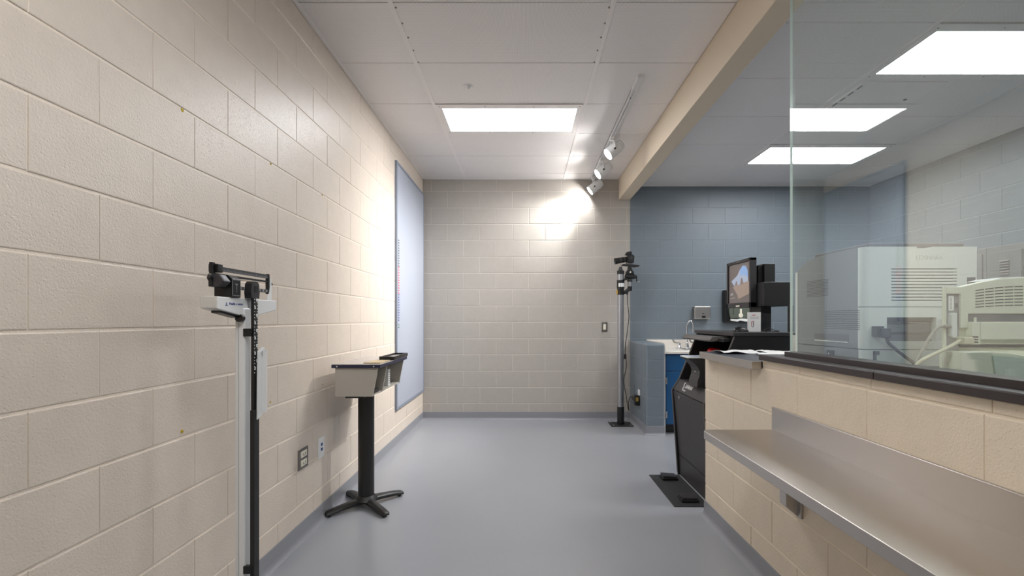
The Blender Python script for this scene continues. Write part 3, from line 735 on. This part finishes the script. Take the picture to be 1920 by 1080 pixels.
P().tube([(fx, fy, .97), (fx, fy, 1.05), (fx, fy, 1.16), (fx + .008, fy - .004, 1.205), (fx + .035, fy - .012, 1.235), (fx + .062, fy - .02, 1.205), (fx + .066, fy - .022, 1.16), (fx + .068, fy - .023, 1.10)], .0085, n=12).build('spout', m_chrome, t)
P().cyl((fx + .068, fy - .023, 1.09), (fx + .067, fy - .022, 1.13), .0115).build('aerator', m_chrome, t)
for s_, ex in ((-1, 1.885), (1, 2.09)):
    h_ = P().lathe([(.026, .906), (.025, .915), (.018, .945), (.013, .965), (0, .967)], (ex, fy, 0)).build('handle_base', m_chrome, t)
    P().tube([(ex + .005, fy, .965), (ex - .03, fy - .005, .966), (ex - .062, fy - .01, .975), (ex - .082, fy - .012, 1.005)], [.006, .007, .010, .012], n=8).build('lever', m_steel_dk, h_)
t = thing('soap_dispenser', 'small steel soap dispenser on the blue wall above the faucet', 'dispenser', (2.187, YB, 1.257))
P().box(2.088, 2.288, YB - .075, YB - .001, 1.258, 1.412, bev=.008).build('case', m_steel, t)
P().box(2.178, 2.222, YB - .084, YB - .07, 1.268, 1.298, bev=.004).build('push_button', m_black2, t)
P().box(2.182, 2.210, YB - .0765, YB - .073, 1.315, 1.327, bev=.002).build('sight_window', m_black2, t)
t = thing('towel_dispenser', 'black paper towel dispenser on the blue wall behind the monitor', 'dispenser', (2.6, YB, 1.22))
P().box(2.455, 2.80, YB - .09, YB - .001, 1.215, 1.616, bev=.012).build('case', m_black2, t)
P().prism([(2.515, 1.265), (2.76, 1.265), (2.78, 1.34), (2.78, 1.58), (2.50, 1.58), (2.50, 1.34)], 'y', YB - .112, YB - .088, bev=.004).build('cover', m_towelwin, t)
P().lathe([(0, .006), (.026, .003), (.028, 0)], (2.64, YB - .112, 1.30), (0, -1, 0)).build('lock_badge', m_ivory, t)
P().box(2.628, 2.652, YB - .118, YB - .110, 1.30, 1.38, bev=.003).build('lever_slot', m_ivory, t)
P().box(2.545, 2.55, YB - .115, YB - .110, 1.31, 1.39).build('sight_slot', m_black2, t)
P().prism([(2.52, 1.236), (2.60, 1.224), (2.63, 1.24), (2.70, 1.224), (2.77, 1.232), (2.77, 1.252), (2.65, 1.262), (2.60, 1.252), (2.52, 1.256)], 'y', YB - .12, YB - .03).build('paper_towel', m_paper, t)

# ------------------------------------------------------------------ kiosk
KY0, KY1 = 3.13, 3.82
t = thing('fingerprint_kiosk', 'black fingerprint scanning kiosk behind the end of the low wall', 'kiosk', (1.5, 3.48, 0))
prof = [(1.235, .0), (1.19, .685), (1.248, .775), (1.395, 1.138), (1.79, 1.138), (1.79, 0)]
for y0, y1 in ((KY0, KY0 + .018), (KY1 - .018, KY1)):
    P().prism(prof, 'y', y0, y1, bev=.003).build('side_panel', m_black, t)
    # worn leading edge
    P().tube([(1.234, (y0 + y1) / 2, .02), (1.189, (y0 + y1) / 2, .685), (1.247, (y0 + y1) / 2, .775), (1.394, (y0 + y1) / 2, 1.136)], .006, n=6, sub=1).build('edge_trim', m_kiosk_edge, t)
P().prism([(1.242, .17), (1.197, .683), (1.215, .683), (1.26, .17)], 'y', KY0 + .018, KY1 - .018, bev=.002).build('front_door', m_kiosk_front, t)
P().prism([(1.250, .0), (1.242, .166), (1.26, .166), (1.266, 0)], 'y', KY0 + .018, KY1 - .018, bev=.002).build('kick_panel', m_kiosk_front, t)
lg = P().prism([(1.196, .689), (1.250, .774), (1.265, .768), (1.212, .685)], 'y', KY0 + .018, KY1 - .018, bev=.002).build('logo_panel', m_kiosk_front, t)
up = Vector((.054, 0, .085)).normalized(); nn = Vector((-up.z, 0, up.x))
lp = Vector((1.196, 0, .689))
def onp(y, s_): return lp + up * s_ + nn * .0006 + Vector((0, y, 0))
P().text('SAFRAN', .042, onp(3.606, .046), (0, -1, 0), up, .0006, sx=.95).build('lettering', m_print_white, lg, smooth=False)
P().text('Morpho', .022, onp(3.628, .020), (0, -1, 0), up, .0006).build('lettering', m_print_white, lg, smooth=False)
p = P(); pts = [(3.628, .078), (3.638, .086), (3.648, .080), (3.646, .068), (3.630, .054), (3.624, .044), (3.632, .036), (3.646, .038)]
p.tube([onp(a, b_) for a, b_ in pts], [.001, .002, .003, .0035, .0035, .003, .002, .001], n=6); p.build('emblem', m_print_white, lg)
P().cyl((1.2095, 3.655, .648), (1.1935, 3.655, .647), .013).build('door_lock', m_chrome, t)
P().box(1.245, 1.775, KY0 + .018, KY1 - .018, .755, .772).build('ledge', m_black, t)
P().box(1.70, 1.775, KY0 + .018, KY1 - .018, .05, 1.135).build('rear_panel', m_inner, t)
P().box(1.41, 1.70, KY0 + .018, KY1 - .018, 1.122, 1.1375).build('worktop_underside', m_inner, t)
P().box(1.378, 1.80, KY0 - .012, KY1 + .012, 1.138, 1.166, bev=.004).build('worktop', m_dkgrey, t)
kt = P().prism([(1.272, 1.105), (1.292, 1.130), (1.55, 1.130), (1.55, 1.115), (1.33, 1.10), (1.28, 1.095)], 'y', 3.25, KY1 + .005, bev=.002).build('keyboard_tray', m_kiosk_edge, t)
P().box(1.33, 1.50, 3.16, 3.25, 1.098, 1.122, bev=.004).build('tray_slide', m_black2, t)
P().lathe([(0, 0), (.014, 0), (.012, .004), (0, .005)], (1.34, 3.20, 1.11), (-1, -.3, 0), 14).build('tray_button', m_steel_dk, t)
mp = P().box(1.69, 1.765, 3.38, 3.52, 1.165, 1.345, bev=.003).build('mast', m_black, t)
P().box(1.775, 1.80, 3.16, 3.19, 1.165, 1.345, bev=.002).box(1.775, 1.80, 3.70, 3.73, 1.165, 1.345, bev=.002).build('rear_upright', m_black, t)
hb = P().box(1.668, 1.855, 3.29, 3.80, 1.343, 1.512, bev=.005).build('head_box', m_black, t)
for y in (3.33, 3.43): P().lathe([(0, .004), (.006, .003), (.008, 0)], (1.668, y, 1.358), (-1, 0, 0), 10).build('bolt', m_black2, hb)
P().box(1.735, 1.815, 3.42, 3.60, 1.51, 1.655, bev=.004).build('camera_tower', m_black, t)
P().box(1.70, 1.737, 3.44, 3.58, 1.512, 1.645, bev=.003).build('camera_tower_lens', m_inner, t)
# monitor
t = thing('monitor', 'dark monitor on the kiosk showing a rock arch and sky', 'monitor', (1.63, 3.59, 1.34))
my0, my1, mz0, mz1 = 3.395, 3.795, 1.338, 1.698
mtilt = Matrix.Translation((1.63, 3.59, 1.518)) @ Matrix.Rotation(R(-4), 4, 'Z') @ Matrix.Translation((-1.63, -3.59, -1.518))
p = P()
for a in ((my0, my1, mz0, mz0 + .038), (my0, my1, mz1 - .022, mz1), (my0, my0 + .022, mz0, mz1), (my1 - .022, my1, mz0, mz1)): p.box(1.622, 1.668, a[0], a[1], a[2], a[3], bev=.003)
p.build('bezel', m_dkgrey, t)
P().box(1.634, 1.667, my0 + .015, my1 - .015, mz0 + .02, mz1 - .015).build('back_shell', m_black2, t)
sx0 = 1.6335
scn = P().box(sx0, 1.64, my0 + .02, my1 - .02, mz0 + .035, mz1 - .02).build('screen', m_scr, t)
sw, sh = my1 - my0 - .044, mz1 - mz0 - .06
def S(u, v): return (my1 - .022 - u * sw, mz0 + .038 + v * sh)
def scr(name, m, poly, d): P().prism([S(u, v) for u, v in poly], 'x', sx0 - d, sx0 + .0002).build(name, m, scn, smooth=False)
scr('picture_sky', m_scr_sky2, [(.12, .58), (.40, .70), (.52, .83), (.66, .93), (.80, .90), (.88, .78), (.90, .45), (.30, .42), (.20, .50)], .0003)
scr('picture_sky', m_scr_sky, [(.52, .83), (.66, .93), (.80, .90), (.88, .78), (.89, .62), (.70, .70), (.58, .68)], .0005)
scr('picture_sand', m_scr_sand, [(.20, .42), (.30, .44), (.90, .52), (1, .50), (1, .22), (.46, .10), (.40, .22)], .0004)
scr('picture_rock', m_scr_rock, [(.28, .44), (.34, .55), (.38, .57), (.42, .46)], .0006)
scr('picture_rock', m_scr_rock, [(.54, .46), (.59, .62), (.64, .62), (.70, .47)], .0006)
scr('clock_text', m_scr_txt, [(.07, .20), (.20, .21), (.20, .27), (.07, .26)], .0006)
scr('clock_text', m_scr_txt, [(.05, .12), (.30, .13), (.30, .15), (.05, .14)], .0006)
P().box(1.6205, 1.6225, 3.565, 3.625, mz0 + .008, mz0 + .020).build('badge', m_ivory, t)
P().box(1.6205, 1.6225, 3.575, 3.615, mz1 - .014, mz1 - .008).build('top_badge', m_steel_dk, t)
# things on the worktop
t = thing('computer_mouse', 'black computer mouse on the kiosk worktop', 'mouse', (1.47, 3.22, 1.166))
p = P(); tb = bmesh.new(); bmesh.ops.create_uvsphere(tb, u_segments=20, v_segments=12, radius=1)
for v in tb.verts:
    z = v.co.z
    k = (1.0 - .25 * max(0, v.co.x)); v.co = Vector((1.472 + v.co.x * .055, 3.22 + v.co.y * .032, 1.1665 + (max(z, -.05)) * .036 * k * (1.0 if z > 0 else .2)))
p._merge(tb); p.build('shell', m_black2, t)
P().cyl((1.437, 3.216, 1.188), (1.437, 3.224, 1.188), .008, n=14).build('scroll_wheel', m_dkgrey, t)
t = thing('sign_card', 'small white sign card standing on the kiosk worktop by the mouse', 'sign', (1.57, 3.235, 1.166))
P().box(1.526, 1.616, 3.232, 3.2355, 1.1665, 1.298).build('card', m_paper, t)
P().box(1.526, 1.616, 3.2355, 3.238, 1.1665, 1.30).box(1.526, 1.616, 3.232, 3.262, 1.1662, 1.168).build('holder', m_clear, t)
pr = P(); pr.box(1.556, 1.578, 3.2315, 3.2322, 1.277, 1.282); pr.build('red_line', m_print_red, t, smooth=False)
pr = P()
for k in range(2): pr.box(1.545 + .0, 1.604, 3.2315, 3.2322, 1.266 - k * .009, 1.2685 - k * .009)
pr.build('text_lines', m_print_grey, t, smooth=False)
pr = P(); pr.box(1.551, 1.555, 3.2315, 3.2322, 1.203, 1.236); pr.box(1.5555, 1.568, 3.2315, 3.2322, 1.234, 1.238); pr.build('u_emblem_red', m_print_red, t, smooth=False)
pr = P(); pr.box(1.5645, 1.5685, 3.2315, 3.2322, 1.205, 1.234); pr.prism([(1.553, 1.203), (1.561, 1.195), (1.5685, 1.203), (1.5685, 1.207), (1.561, 1.199), (1.553, 1.207)], 'y', 3.2315, 3.2322); pr.build('u_emblem_black', m_print_black, t, smooth=False)
tag(P().tube([(1.62, 3.25, 1.171), (1.66, 3.27, 1.178), (1.69, 3.26, 1.19), (1.71, 3.24, 1.178), (1.74, 3.22, 1.170)], .0025, n=6).tube([(1.64, 3.21, 1.169), (1.68, 3.23, 1.171), (1.72, 3.20, 1.169)], .0025, n=6).build('mouse_cord', m_cable, org=(1.68, 3.23, 1.168)), 'thin black cord curled on the kiosk worktop behind the sign card', 'cord')
# palm scanner on the ledge
t = thing('palm_scanner', 'dark grey palm scanner jutting from the kiosk above the logo', 'scanner', (1.25, 3.385, .772))
P().prism([(1.203, .774), (1.207, .815), (1.221, .855), (1.224, .885), (1.212, .915), (1.185, .945), (1.160, .964), (1.145, .974), (1.148, .980), (1.42, .980), (1.44, .774)], 'y', 3.30, 3.47, bev=.004).build('body', m_dkgrey, t)
P().box(1.142, 1.42, 3.298, 3.472, .978, .986, bev=.002).build('rim', m_pr1, t)
P().box(1.160, 1.40, 3.308, 3.462, .9855, .988).build('platen', m_scanglass, t)
P().box(1.2225, 1.2235, 3.385, 3.40, .872, .879).build('badge', m_print_white, t)
tag(P().lathe([(.05, 0), (.056, .012), (.053, .045), (.04, .060), (0, .066)], (1.456, 3.62, .970)).cyl((1.456, 3.62, .772), (1.456, 3.62, .971), .012, n=12).build('red_scanner', m_red, org=(1.456, 3.62, .772)), 'glossy red domed device inside the kiosk recess', 'device')
tag(P().lathe([(.011, 0), (.012, .01), (.007, .02), (.005, .06), (.009, .075), (.007, .10), (0, .104)], (1.262, 3.515, .772), (0, 0, 1), 14).build('white_holder', m_white, org=(1.262, 3.515, .772)), 'small white plastic stand beside the palm scanner', 'stand')
# floor mat and pedals
tag(P().box(.995, 1.235, 3.145, 3.785, 0, .007, bev=.003).build('pedal_mat', m_mat, org=(1.1, 3.46, 0)), 'black rubber mat on the floor in front of the kiosk', 'mat')
def pedal(y, label):
    t = thing('foot_pedal', label, 'pedal', (1.12, y, .007), 'foot pedals on the kiosk mat')
    P().box(1.065, 1.185, y - .05, y + .05, .007, .022, bev=.004).build('pedal_base', m_black2, t)
    P().prism([(1.072, .022), (1.178, .022), (1.178, .036), (1.072, .042)], 'y', y - .043, y + .043, bev=.003).build('pedal_plate', m_dkgrey, t)
pedal(3.69, 'black foot pedal at the far end of the kiosk mat')
pedal(3.25, 'black foot pedal at the near end of the kiosk mat')

# ------------------------------------------------------------------ worktop on the partition
t = thing('counter', 'charcoal counter with steel edge on top of the low wall', 'counter', (1.6, 2.6, 1.017))
P().box(1.104, 2.25, 2.292, 2.97, 1.018, 1.046).build('worktop', m_ctop, t)
P().box(1.10, 1.106, 2.29, 2.972, 1.008, 1.0475, bev=.0015).box(1.10, 1.147, 2.286, 2.293, 1.010, 1.0475, bev=.0015).box(1.10, 2.25, 2.968, 2.975, 1.017, 1.0475, bev=.0015).build('steel_edge', m_steel, t)
t = thing('printer_desk', 'charcoal topped desk carrying the printers behind the glass', 'desk', (1.8, 1.3, 0))
P().box(1.368, 2.25, .3, 2.284, 1.018, 1.046, bev=.002).build('desktop', m_ctop, t)
for y in (.35, 1.3, 2.25): P().box(1.368, 2.2, y, y + .03, 0, 1.018).build('support_panel', m_lam, t)
# papers on the counter
rp = random.Random(3)
for i, (x, y, a, wd, ln, lab) in enumerate(((1.27, 2.86, .12, .22, .16, 'white sheet of paper on the counter nearest the kiosk recess'), (1.49, 2.86, -.08, .18, .15, 'curled white sheet of paper on the middle of the counter'), (1.42, 2.67, .2, .20, .13, 'white sheet lying on the counter in front of the curled sheet'), (1.37, 2.44, .3, .20, .15, 'white sheet half under the end of the glass frame'))):
    p = P(); N = 8; g = []
    for iy in range(N + 1):
        row = []
        for ix in range(N + 1):
            u, v = ix / N - .5, iy / N - .5
            z = 1.048 + (.014 * abs(math.sin(3.1 * u + 2 * v + i)) ** 3 if i != 3 else .001) + (.004 if abs(u) > .4 else 0)
            row.append(p.bm.verts.new((x + math.cos(a) * u * wd - math.sin(a) * v * ln, y + math.sin(a) * u * wd + math.cos(a) * v * ln, z)))
        g.append(row)
    for iy in range(N):
        for ix in range(N): p.bm.faces.new((g[iy][ix], g[iy][ix + 1], g[iy + 1][ix + 1], g[iy + 1][ix]))
    ex = bmesh.ops.extrude_face_region(p.bm, geom=list(p.bm.faces)); 
    for v in ex['geom']:
        if isinstance(v, bmesh.types.BMVert): v.co.z -= .0006
    tag(p.build('paper_sheet', m_paper, org=(x, y, 1.047)), lab, 'paper', 'papers on the counter')
for k, (pts, lab) in enumerate((([(1.74, 2.93, 1.052), (1.74, 2.82, 1.075), (1.76, 2.72, 1.09), (1.82, 2.66, 1.052)], 'grey cable looping highest on the counter behind the glass edge'), ([(1.56, 2.80, 1.052), (1.64, 2.72, 1.065), (1.74, 2.68, 1.07), (1.80, 2.62, 1.052)], 'grey cable looping lower on the counter behind the glass edge'), ([(1.58, 2.70, 1.050), (1.66, 2.65, 1.058), (1.70, 2.62, 1.055), (1.76, 2.60, 1.052)], 'grey cable lying flat on the counter behind the glass edge'))):
    tag(P().tube(pts, .004, n=7).build('counter_cable', m_dkgrey, org=pts[0]), lab, 'cable', 'cables on the counter')
t = thing('file_holder', 'clear upright file holder on the counter behind the glass edge', 'holder', (1.66, 2.83, 1.046))
P().box(1.63, 1.634, 2.76, 2.90, 1.0465, 1.155).box(1.69, 1.694, 2.76, 2.90, 1.0465, 1.155).box(1.63, 1.694, 2.896, 2.90, 1.0465, 1.155).build('holder_shell', m_clear, t)

# ------------------------------------------------------------------ steel shelf on the partition
t = thing('steel_shelf', 'long brushed steel shelf with backsplash on the low cream wall', 'shelf', (1.0, 1.4, .745))
SF, SE = .812, 2.168
poly = [(1.148, .2), (1.148, SE), (SF + .035, SE), (SF + .012, SE - .006), (SF + .002, SE - .022), (SF, SE - .035), (SF, .2)]
P().prism(poly, 'z', .708, .745, bev=.003, seg=2).build('shelf_top', m_steel, t)
P().box(1.138, 1.1495, .2, SE + .008, .742, .848, bev=.002).build('backsplash', m_steel, t)
for y in (1.97, .95):
    br = P().prism([(1.149, .43), (1.135, .43), (1.090, .470), (1.090, .69), (.87, .695), (.87, .7085), (1.149, .7085)], 'y', y, y + .05, bev=.002).build('bracket', m_steel, t)
    P().box(1.139, 1.1495, y - .022, y + .002, .425, .7, bev=.001).build('bracket_flange', m_steel, br)

# ------------------------------------------------------------------ printers behind the glass
CZ = 1.0465
X0, X1, Y0, Y1, ZT = 1.479, 1.973, 2.06, 2.56, 1.568
t = thing('large_printer', 'tall grey laser printer seen from behind through the glass', 'printer', (1.72, 2.3, CZ))
def rbox(x0, x1, y0, y1, z0, z1, r):
    """box with rounded vertical edge at (x0, y0)"""
    pts = [(x0, y1), (x1, y1), (x1, y0)] + [(x0 + r - r * math.sin(R(a)), y0 + r - r * math.cos(R(a))) for a in range(0, 91, 15)]
    return P().prism(pts, 'z', z0, z1)
side = [(Y0 + .035, 1.12), (Y0 + .035, ZT), (2.33, ZT), (2.475, 1.558), (Y1, 1.512), (Y1, 1.12)]
P().prism(side, 'x', X0, X1 - .002, bev=.002).build('body', m_pr1_shaded, t)
P().box(X0, X1 - .002, Y0 + .03, Y1, CZ, 1.117, bev=.002).build('tray_section', m_pr1_shaded, t)
vent_z = [1.4707 - .01366 * k for k in range(11)]
# rear cover built of strips around real slots
bo = P()
zs = [1.3065] + sorted(v - .002 for v in vent_z)
pr = rbox(X0, 1.5995, Y0, Y0 + .036, 1.3065, ZT, .03).build('rear_cover', m_pr1, t)
P().box(1.886, X1, Y0, Y0 + .036, 1.3065, 1.434).box(1.967, X1, Y0, Y0 + .036, 1.434, ZT).build('rear_cover', m_pr1, t)
P().box(1.5995, 1.711, Y0, Y0 + .036, 1.473, ZT).box(1.711, 1.775, Y0, Y0 + .036, 1.473, ZT - .007).box(1.775, 1.967, Y0, Y0 + .036, 1.473, ZT).build('rear_cover', m_pr1, t)
vz = sorted(vent_z)
P().box(1.5995, 1.886, Y0, Y0 + .036, 1.3065, vz[0] - .0022).build('vent_slat', m_pr1, t)
for a, b_ in zip(vz, vz[1:]): P().box(1.5995, 1.886, Y0, Y0 + .02, a + .0022, b_ - .0022).build('vent_slat', m_pr1, t)
P().box(1.886, 1.967, Y0, Y0 + .036, 1.434, 1.473).build('rear_cover', m_pr1, t)
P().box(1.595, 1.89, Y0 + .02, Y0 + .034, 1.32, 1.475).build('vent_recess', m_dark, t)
P().box(1.930, 1.966, Y0 - .001, Y0 + .002, 1.404, 1.434).build('latch_recess', m_pr1d, t)
rbox(X0, 1.5805, Y0, Y0 + .036, 1.1205, 1.3035, .03).build('lower_cover', m_pr1, t)
P().box(1.5805, 1.796, Y0, Y0 + .036, 1.259, 1.3035).box(1.5805, 1.796, Y0, Y0 + .036, 1.1205, 1.1546).box(1.796, X1, Y0, Y0 + .036, 1.1205, 1.3035).build('lower_cover', m_pr1, t)
P().box(1.58, 1.797, Y0 + .025, Y0 + .034, 1.153, 1.26).build('port_recess', m_pr1d, t)
for k, z in enumerate((1.23, 1.185)): P().box(1.585, 1.792, Y0 + .02, Y0 + .027, z, z + .012, bev=.002).build('port_ledge', m_dkgrey, t)
rbox(X0, X1, Y0 + .001, Y0 + .034, CZ, 1.1165, .03).build('tray_cover', m_pr1, t)
P().box(1.520, 1.535, Y0 - .001, Y0 + .004, CZ, 1.112).box(1.520, 1.548, Y0 - .001, Y0 + .004, 1.095, 1.112).build('tray_channel', m_pr1d, t)
P().text('LEXMARK', .026, (1.706, Y0 - .0006, 1.512), (1, 0, 0), (0, 0, 1), .0008, sx=1.05).build('lettering', m_emb, t, smooth=False)
P().box(1.802, 1.826, Y0 - .0008, Y0 + .001, 1.16, 1.25).build('rating_label', m_emb, t)
P().box(1.535, 1.965, 2.11, 2.5, ZT, 1.592, bev=.004).build('top_lid', m_pr1d, t)
for z0, n, y0, y1, dz in ((1.366, 12, 2.30, 2.474, .0072), (1.205, 11, 2.085, 2.325, .0084)):
    for k in range(n): P().box(X0 - .0008, X0 + .004, y0, y1, z0 + k * dz, z0 + k * dz + .0026).build('side_vent_slot', m_dark, t)
P().box(X0 - .0009, X0 + .004, 2.19, 2.245, 1.238, 1.256).build('side_latch', m_pr1d, t)
hd = P().box(X0 - .0009, X0 + .003, 2.155, 2.409, 1.147, 1.181, bev=.0008).build('hand_grip', m_pr1d, t)
P().box(X0 - .004, X0 + .001, 2.158, 2.405, 1.143, 1.148).build('grip_lip', m_pr1, hd)
sw_ = P().box(X0 - .002, X0 + .003, 2.255, 2.31, 1.066, 1.102, bev=.001).build('power_switch', m_black2, t)
P().box(X0 - .0027, X0 - .0018, 2.292, 2.297, 1.081, 1.089).build('switch_mark', m_print_white, sw_)
P().box(X0 - .002, X0 + .05, Y1 - .002, Y1 + .018, CZ, 1.505, bev=.002).build('front_cover', m_pr1, t)
# power cord
P().box(1.512, 1.548, Y0 - .03, Y0 + .001, 1.176, 1.221, bev=.004).box(1.53, 1.562, Y0 - .05, Y0 - .018, 1.17, 1.212, bev=.005).tube([(1.546, Y0 - .04, 1.18), (1.553, Y0 - .045, 1.15), (1.575, Y0 - .07, 1.115), (1.600, Y0 - .10, 1.08), (1.612, Y0 - .14, 1.055), (1.62, Y0 - .22, 1.0545)], .0065, n=10).build('power_cord', m_cable, t)

YQ = 1.62; K = 546.3
def PX(c): return (756 + c / 4.5) / K
def PZ(c): return 1.25 + (119 - c / 4.5) / K
t = thing('small_printer', 'ivory desktop printer with arched top at the right edge behind glass', 'printer', (1.65, 1.8, CZ))
xr, yq2 = 1.92, 1.92
top = [(PX(130), PZ(262)), (PX(275), PZ(262)), (PX(410), PZ(230)), (PX(520), PZ(207)), (PX(640), PZ(192)), (PX(800), PZ(182)), (xr - .05, PZ(190)), (xr, PZ(215))]
p = P(); pa = [(PX(130), CZ + .004), *top, (xr, CZ + .004)]
A_ = [p.bm.verts.new((x + .004, YQ + .010, z)) for x, z in pa]; B_ = [p.bm.verts.new((xr - (xr - x) * .38, yq2, CZ + (z - CZ) * .97)) for x, z in pa]
p.bm.faces.new(A_); p.bm.faces.new(B_[::-1])
for i in range(len(pa)): p.bm.faces.new((A_[i], B_[i], B_[(i + 1) % len(pa)], A_[(i + 1) % len(pa)]))
p.build('body', m_pr2, t)
P().prism([(PX(275), PZ(608)), (PX(275), PZ(262)), *top[2:], (xr, PZ(487)), (PX(340), PZ(487)), (PX(340), PZ(608))], 'y', YQ, YQ + .032, bev=.0015, seg=1).build('rear_cover', m_pr2, t)
P().prism([(PX(540), PZ(205)), (PX(640), PZ(180)), (PX(780), PZ(174)), (xr - .03, PZ(180)), (xr - .02, PZ(200)), (PX(780), PZ(190))], 'y', YQ + .004, YQ + .10, bev=.001, seg=1).build('top_lid', m_white, t)
for r in range(7):
    for s_ in range(5):
        ca = 400 + s_ * 82; cb = ca + 72
        f = lambda c: 292 + r * 23.3 - 36 * (1 - ((c - 830) / 430) ** 2) * (1 - r * .085)
        za, zb_ = PZ(f(ca)), PZ(f(cb))
        P().prism([(PX(ca), za - .0016), (PX(cb), zb_ - .0016), (PX(cb), zb_ + .0016), (PX(ca), za + .0016)], 'y', YQ - .0007, YQ + .003).build('vent_slot', m_dark, t)
P().box(PX(340), xr, YQ + .003, YQ + .014, PZ(560), PZ(485)).build('feed_slot', m_pr1d, t)
tr_ = P().box(PX(416), xr + .01, YQ - .012, YQ + .034, PZ(705), PZ(556), bev=.003).build('rear_tray', m_pr2, t)
P().box(PX(420), xr + .01, YQ - .002, YQ + .03, PZ(745), PZ(705), bev=.002).build('tray_lip', m_pr2, t)
P().box(PX(390), PX(400), YQ - .004, YQ + .012, PZ(560), PZ(518)).build('paper_guide', m_pr2, t)
bx = P().box(PX(340), PX(414), YQ - .012, YQ + .034, PZ(745), PZ(556), bev=.002).build('hinge_block', m_pr2, t)
for c in (682, 704, 726): P().box(PX(345), PX(395), YQ - .0128, YQ - .009, PZ(c + 6), PZ(c - 6)).build('slot', m_dark, bx)
P().box(PX(275), xr, YQ + .003, YQ + .014, PZ(772), PZ(745)).build('lower_gap', m_dark, t)
# connector bay
P().box(PX(130), PX(150), YQ - .003, YQ + .005, CZ + .004, PZ(262), bev=.001).box(PX(150), PX(275), YQ - .003, YQ + .005, PZ(318), PZ(262), bev=.001).build('bay_frame', m_pr2, t)
P().box(PX(150), PX(275), YQ + 0.0060, YQ + .014, PZ(800), PZ(318)).build('connector_bay', m_print_grey, t)
P().box(PX(182), PX(225), YQ + 0.0030, YQ + 0.0070, PZ(460), PZ(335)).build('barcode_label', m_paper, t)
for k in range(9): P().box(PX(193), PX(207), YQ + 0.0025, YQ + 0.0035, PZ(352 + k * 11 + 5), PZ(352 + k * 11)).build('barcode_bar', m_print_grey, t)
for c in (400, 495, 545): P().box(PX(240), PX(254), YQ + 0.0020, YQ + 0.0070, PZ(c + 36), PZ(c)).build('port', m_pr1d, t)
P().prism([(PX(178), PZ(500)), (PX(190), PZ(480)), (PX(228), PZ(480)), (PX(228), PZ(690)), (PX(190), PZ(690)), (PX(178), PZ(670))], 'y', YQ - .010, YQ + .008, bev=.003).build('parallel_plug', m_pr1, t)
p = P(); pts = [(PX(165), CZ + .002), (PX(165), PZ(800)), (PX(420), PZ(798)), (PX(560), PZ(808)), (PX(700), PZ(832)), (PX(810), PZ(855)), (xr + .02, PZ(870)), (xr + .02, CZ + .002)]
p.prism(pts, 'y', YQ - .05, YQ + .034, bev=.003).build('paper_cassette', m_pr2, t)
P().prism([(PX(450), CZ + .006), (PX(420), PZ(832)), (PX(560), PZ(838)), (PX(700), PZ(860)), (xr + .015, PZ(890)), (xr + .015, CZ + .006)], 'y', YQ - .053, YQ - .048).build('cassette_window', mat('sage_translucent_plastic', s2l(208, 216, 202), .4), t)
tag(P().box(PX(235), PX(325), YQ - .03, YQ + .002, PZ(742), PZ(682), bev=.004).tube([(PX(235), YQ - .016, PZ(712)), (PX(180), YQ - .022, PZ(735)), (PX(70), YQ - .03, PZ(785)), (PX(-60), YQ - .035, PZ(840)), (PX(-170), YQ - .04, PZ(900)), (PX(-230), YQ - .04, CZ + .006)], .0058, n=10).build('printer_cable', m_cable_c, org=(PX(200), YQ, 1.06)), 'cream cable plugged into the ivory printer', 'cable', 'printer cables')
tag(P().box(PX(118), PX(178), YQ - .012, YQ + .004, PZ(606), PZ(578), bev=.003).tube([(PX(118), YQ - .004, PZ(590)), (PX(70), YQ - .008, PZ(602)), (PX(10), YQ - .012, PZ(655)), (PX(-60), YQ - .014, PZ(770)), (PX(-120), YQ - .016, PZ(880)), (PX(-160), YQ - .018, CZ + .006)], .005, n=10).build('printer_cable', m_cable_g, org=(PX(100), YQ, 1.06)), 'grey cable curving up to the ivory printer connector bay', 'cable', 'printer cables')

# ------------------------------------------------------------------ lockers along the right wall
LX, LW = 4.0, .33
names = ['nearest the viewer', 'second from the viewer', 'third from the viewer', 'fourth from the viewer, behind the printers', 'farthest from the viewer']
for k in range(5):
    y0 = 3.78 - LW + LW * k - .02; y1 = y0 + LW
    t = thing('locker', 'tall grey louvred steel locker by the right wall, ' + names[k], 'locker', (4.15, (y0 + y1) / 2, 0), 'grey lockers by the right wall')
    P().box(LX, XR - .004, y0 + .001, y1 - .001, .06, 1.87, bev=.002).build('body', m_lock, t)
    P().box(LX + .03, XR - .004, y0 + .001, y1 - .001, 0, .06).build('plinth', m_dark, t)
    d = P().box(LX - .012, LX + .002, y0 + .03, y1 - .03, .09, 1.82, bev=.003).build('door', m_lock, t)
    for zz in (1.62, .30):
        for j in range(6):
            z = zz + j * .022
            P().prism([(LX - .012, z), (LX - .022, z + .002), (LX - .022, z + .005), (LX - .012, z + .014)], 'y', y0 + .125, y0 + .20).build('louver', m_lock, d)
    P().box(LX - .024, LX - .01, y0 + .05, y0 + .075, .98, 1.08, bev=.003).build('handle', m_steel, d)
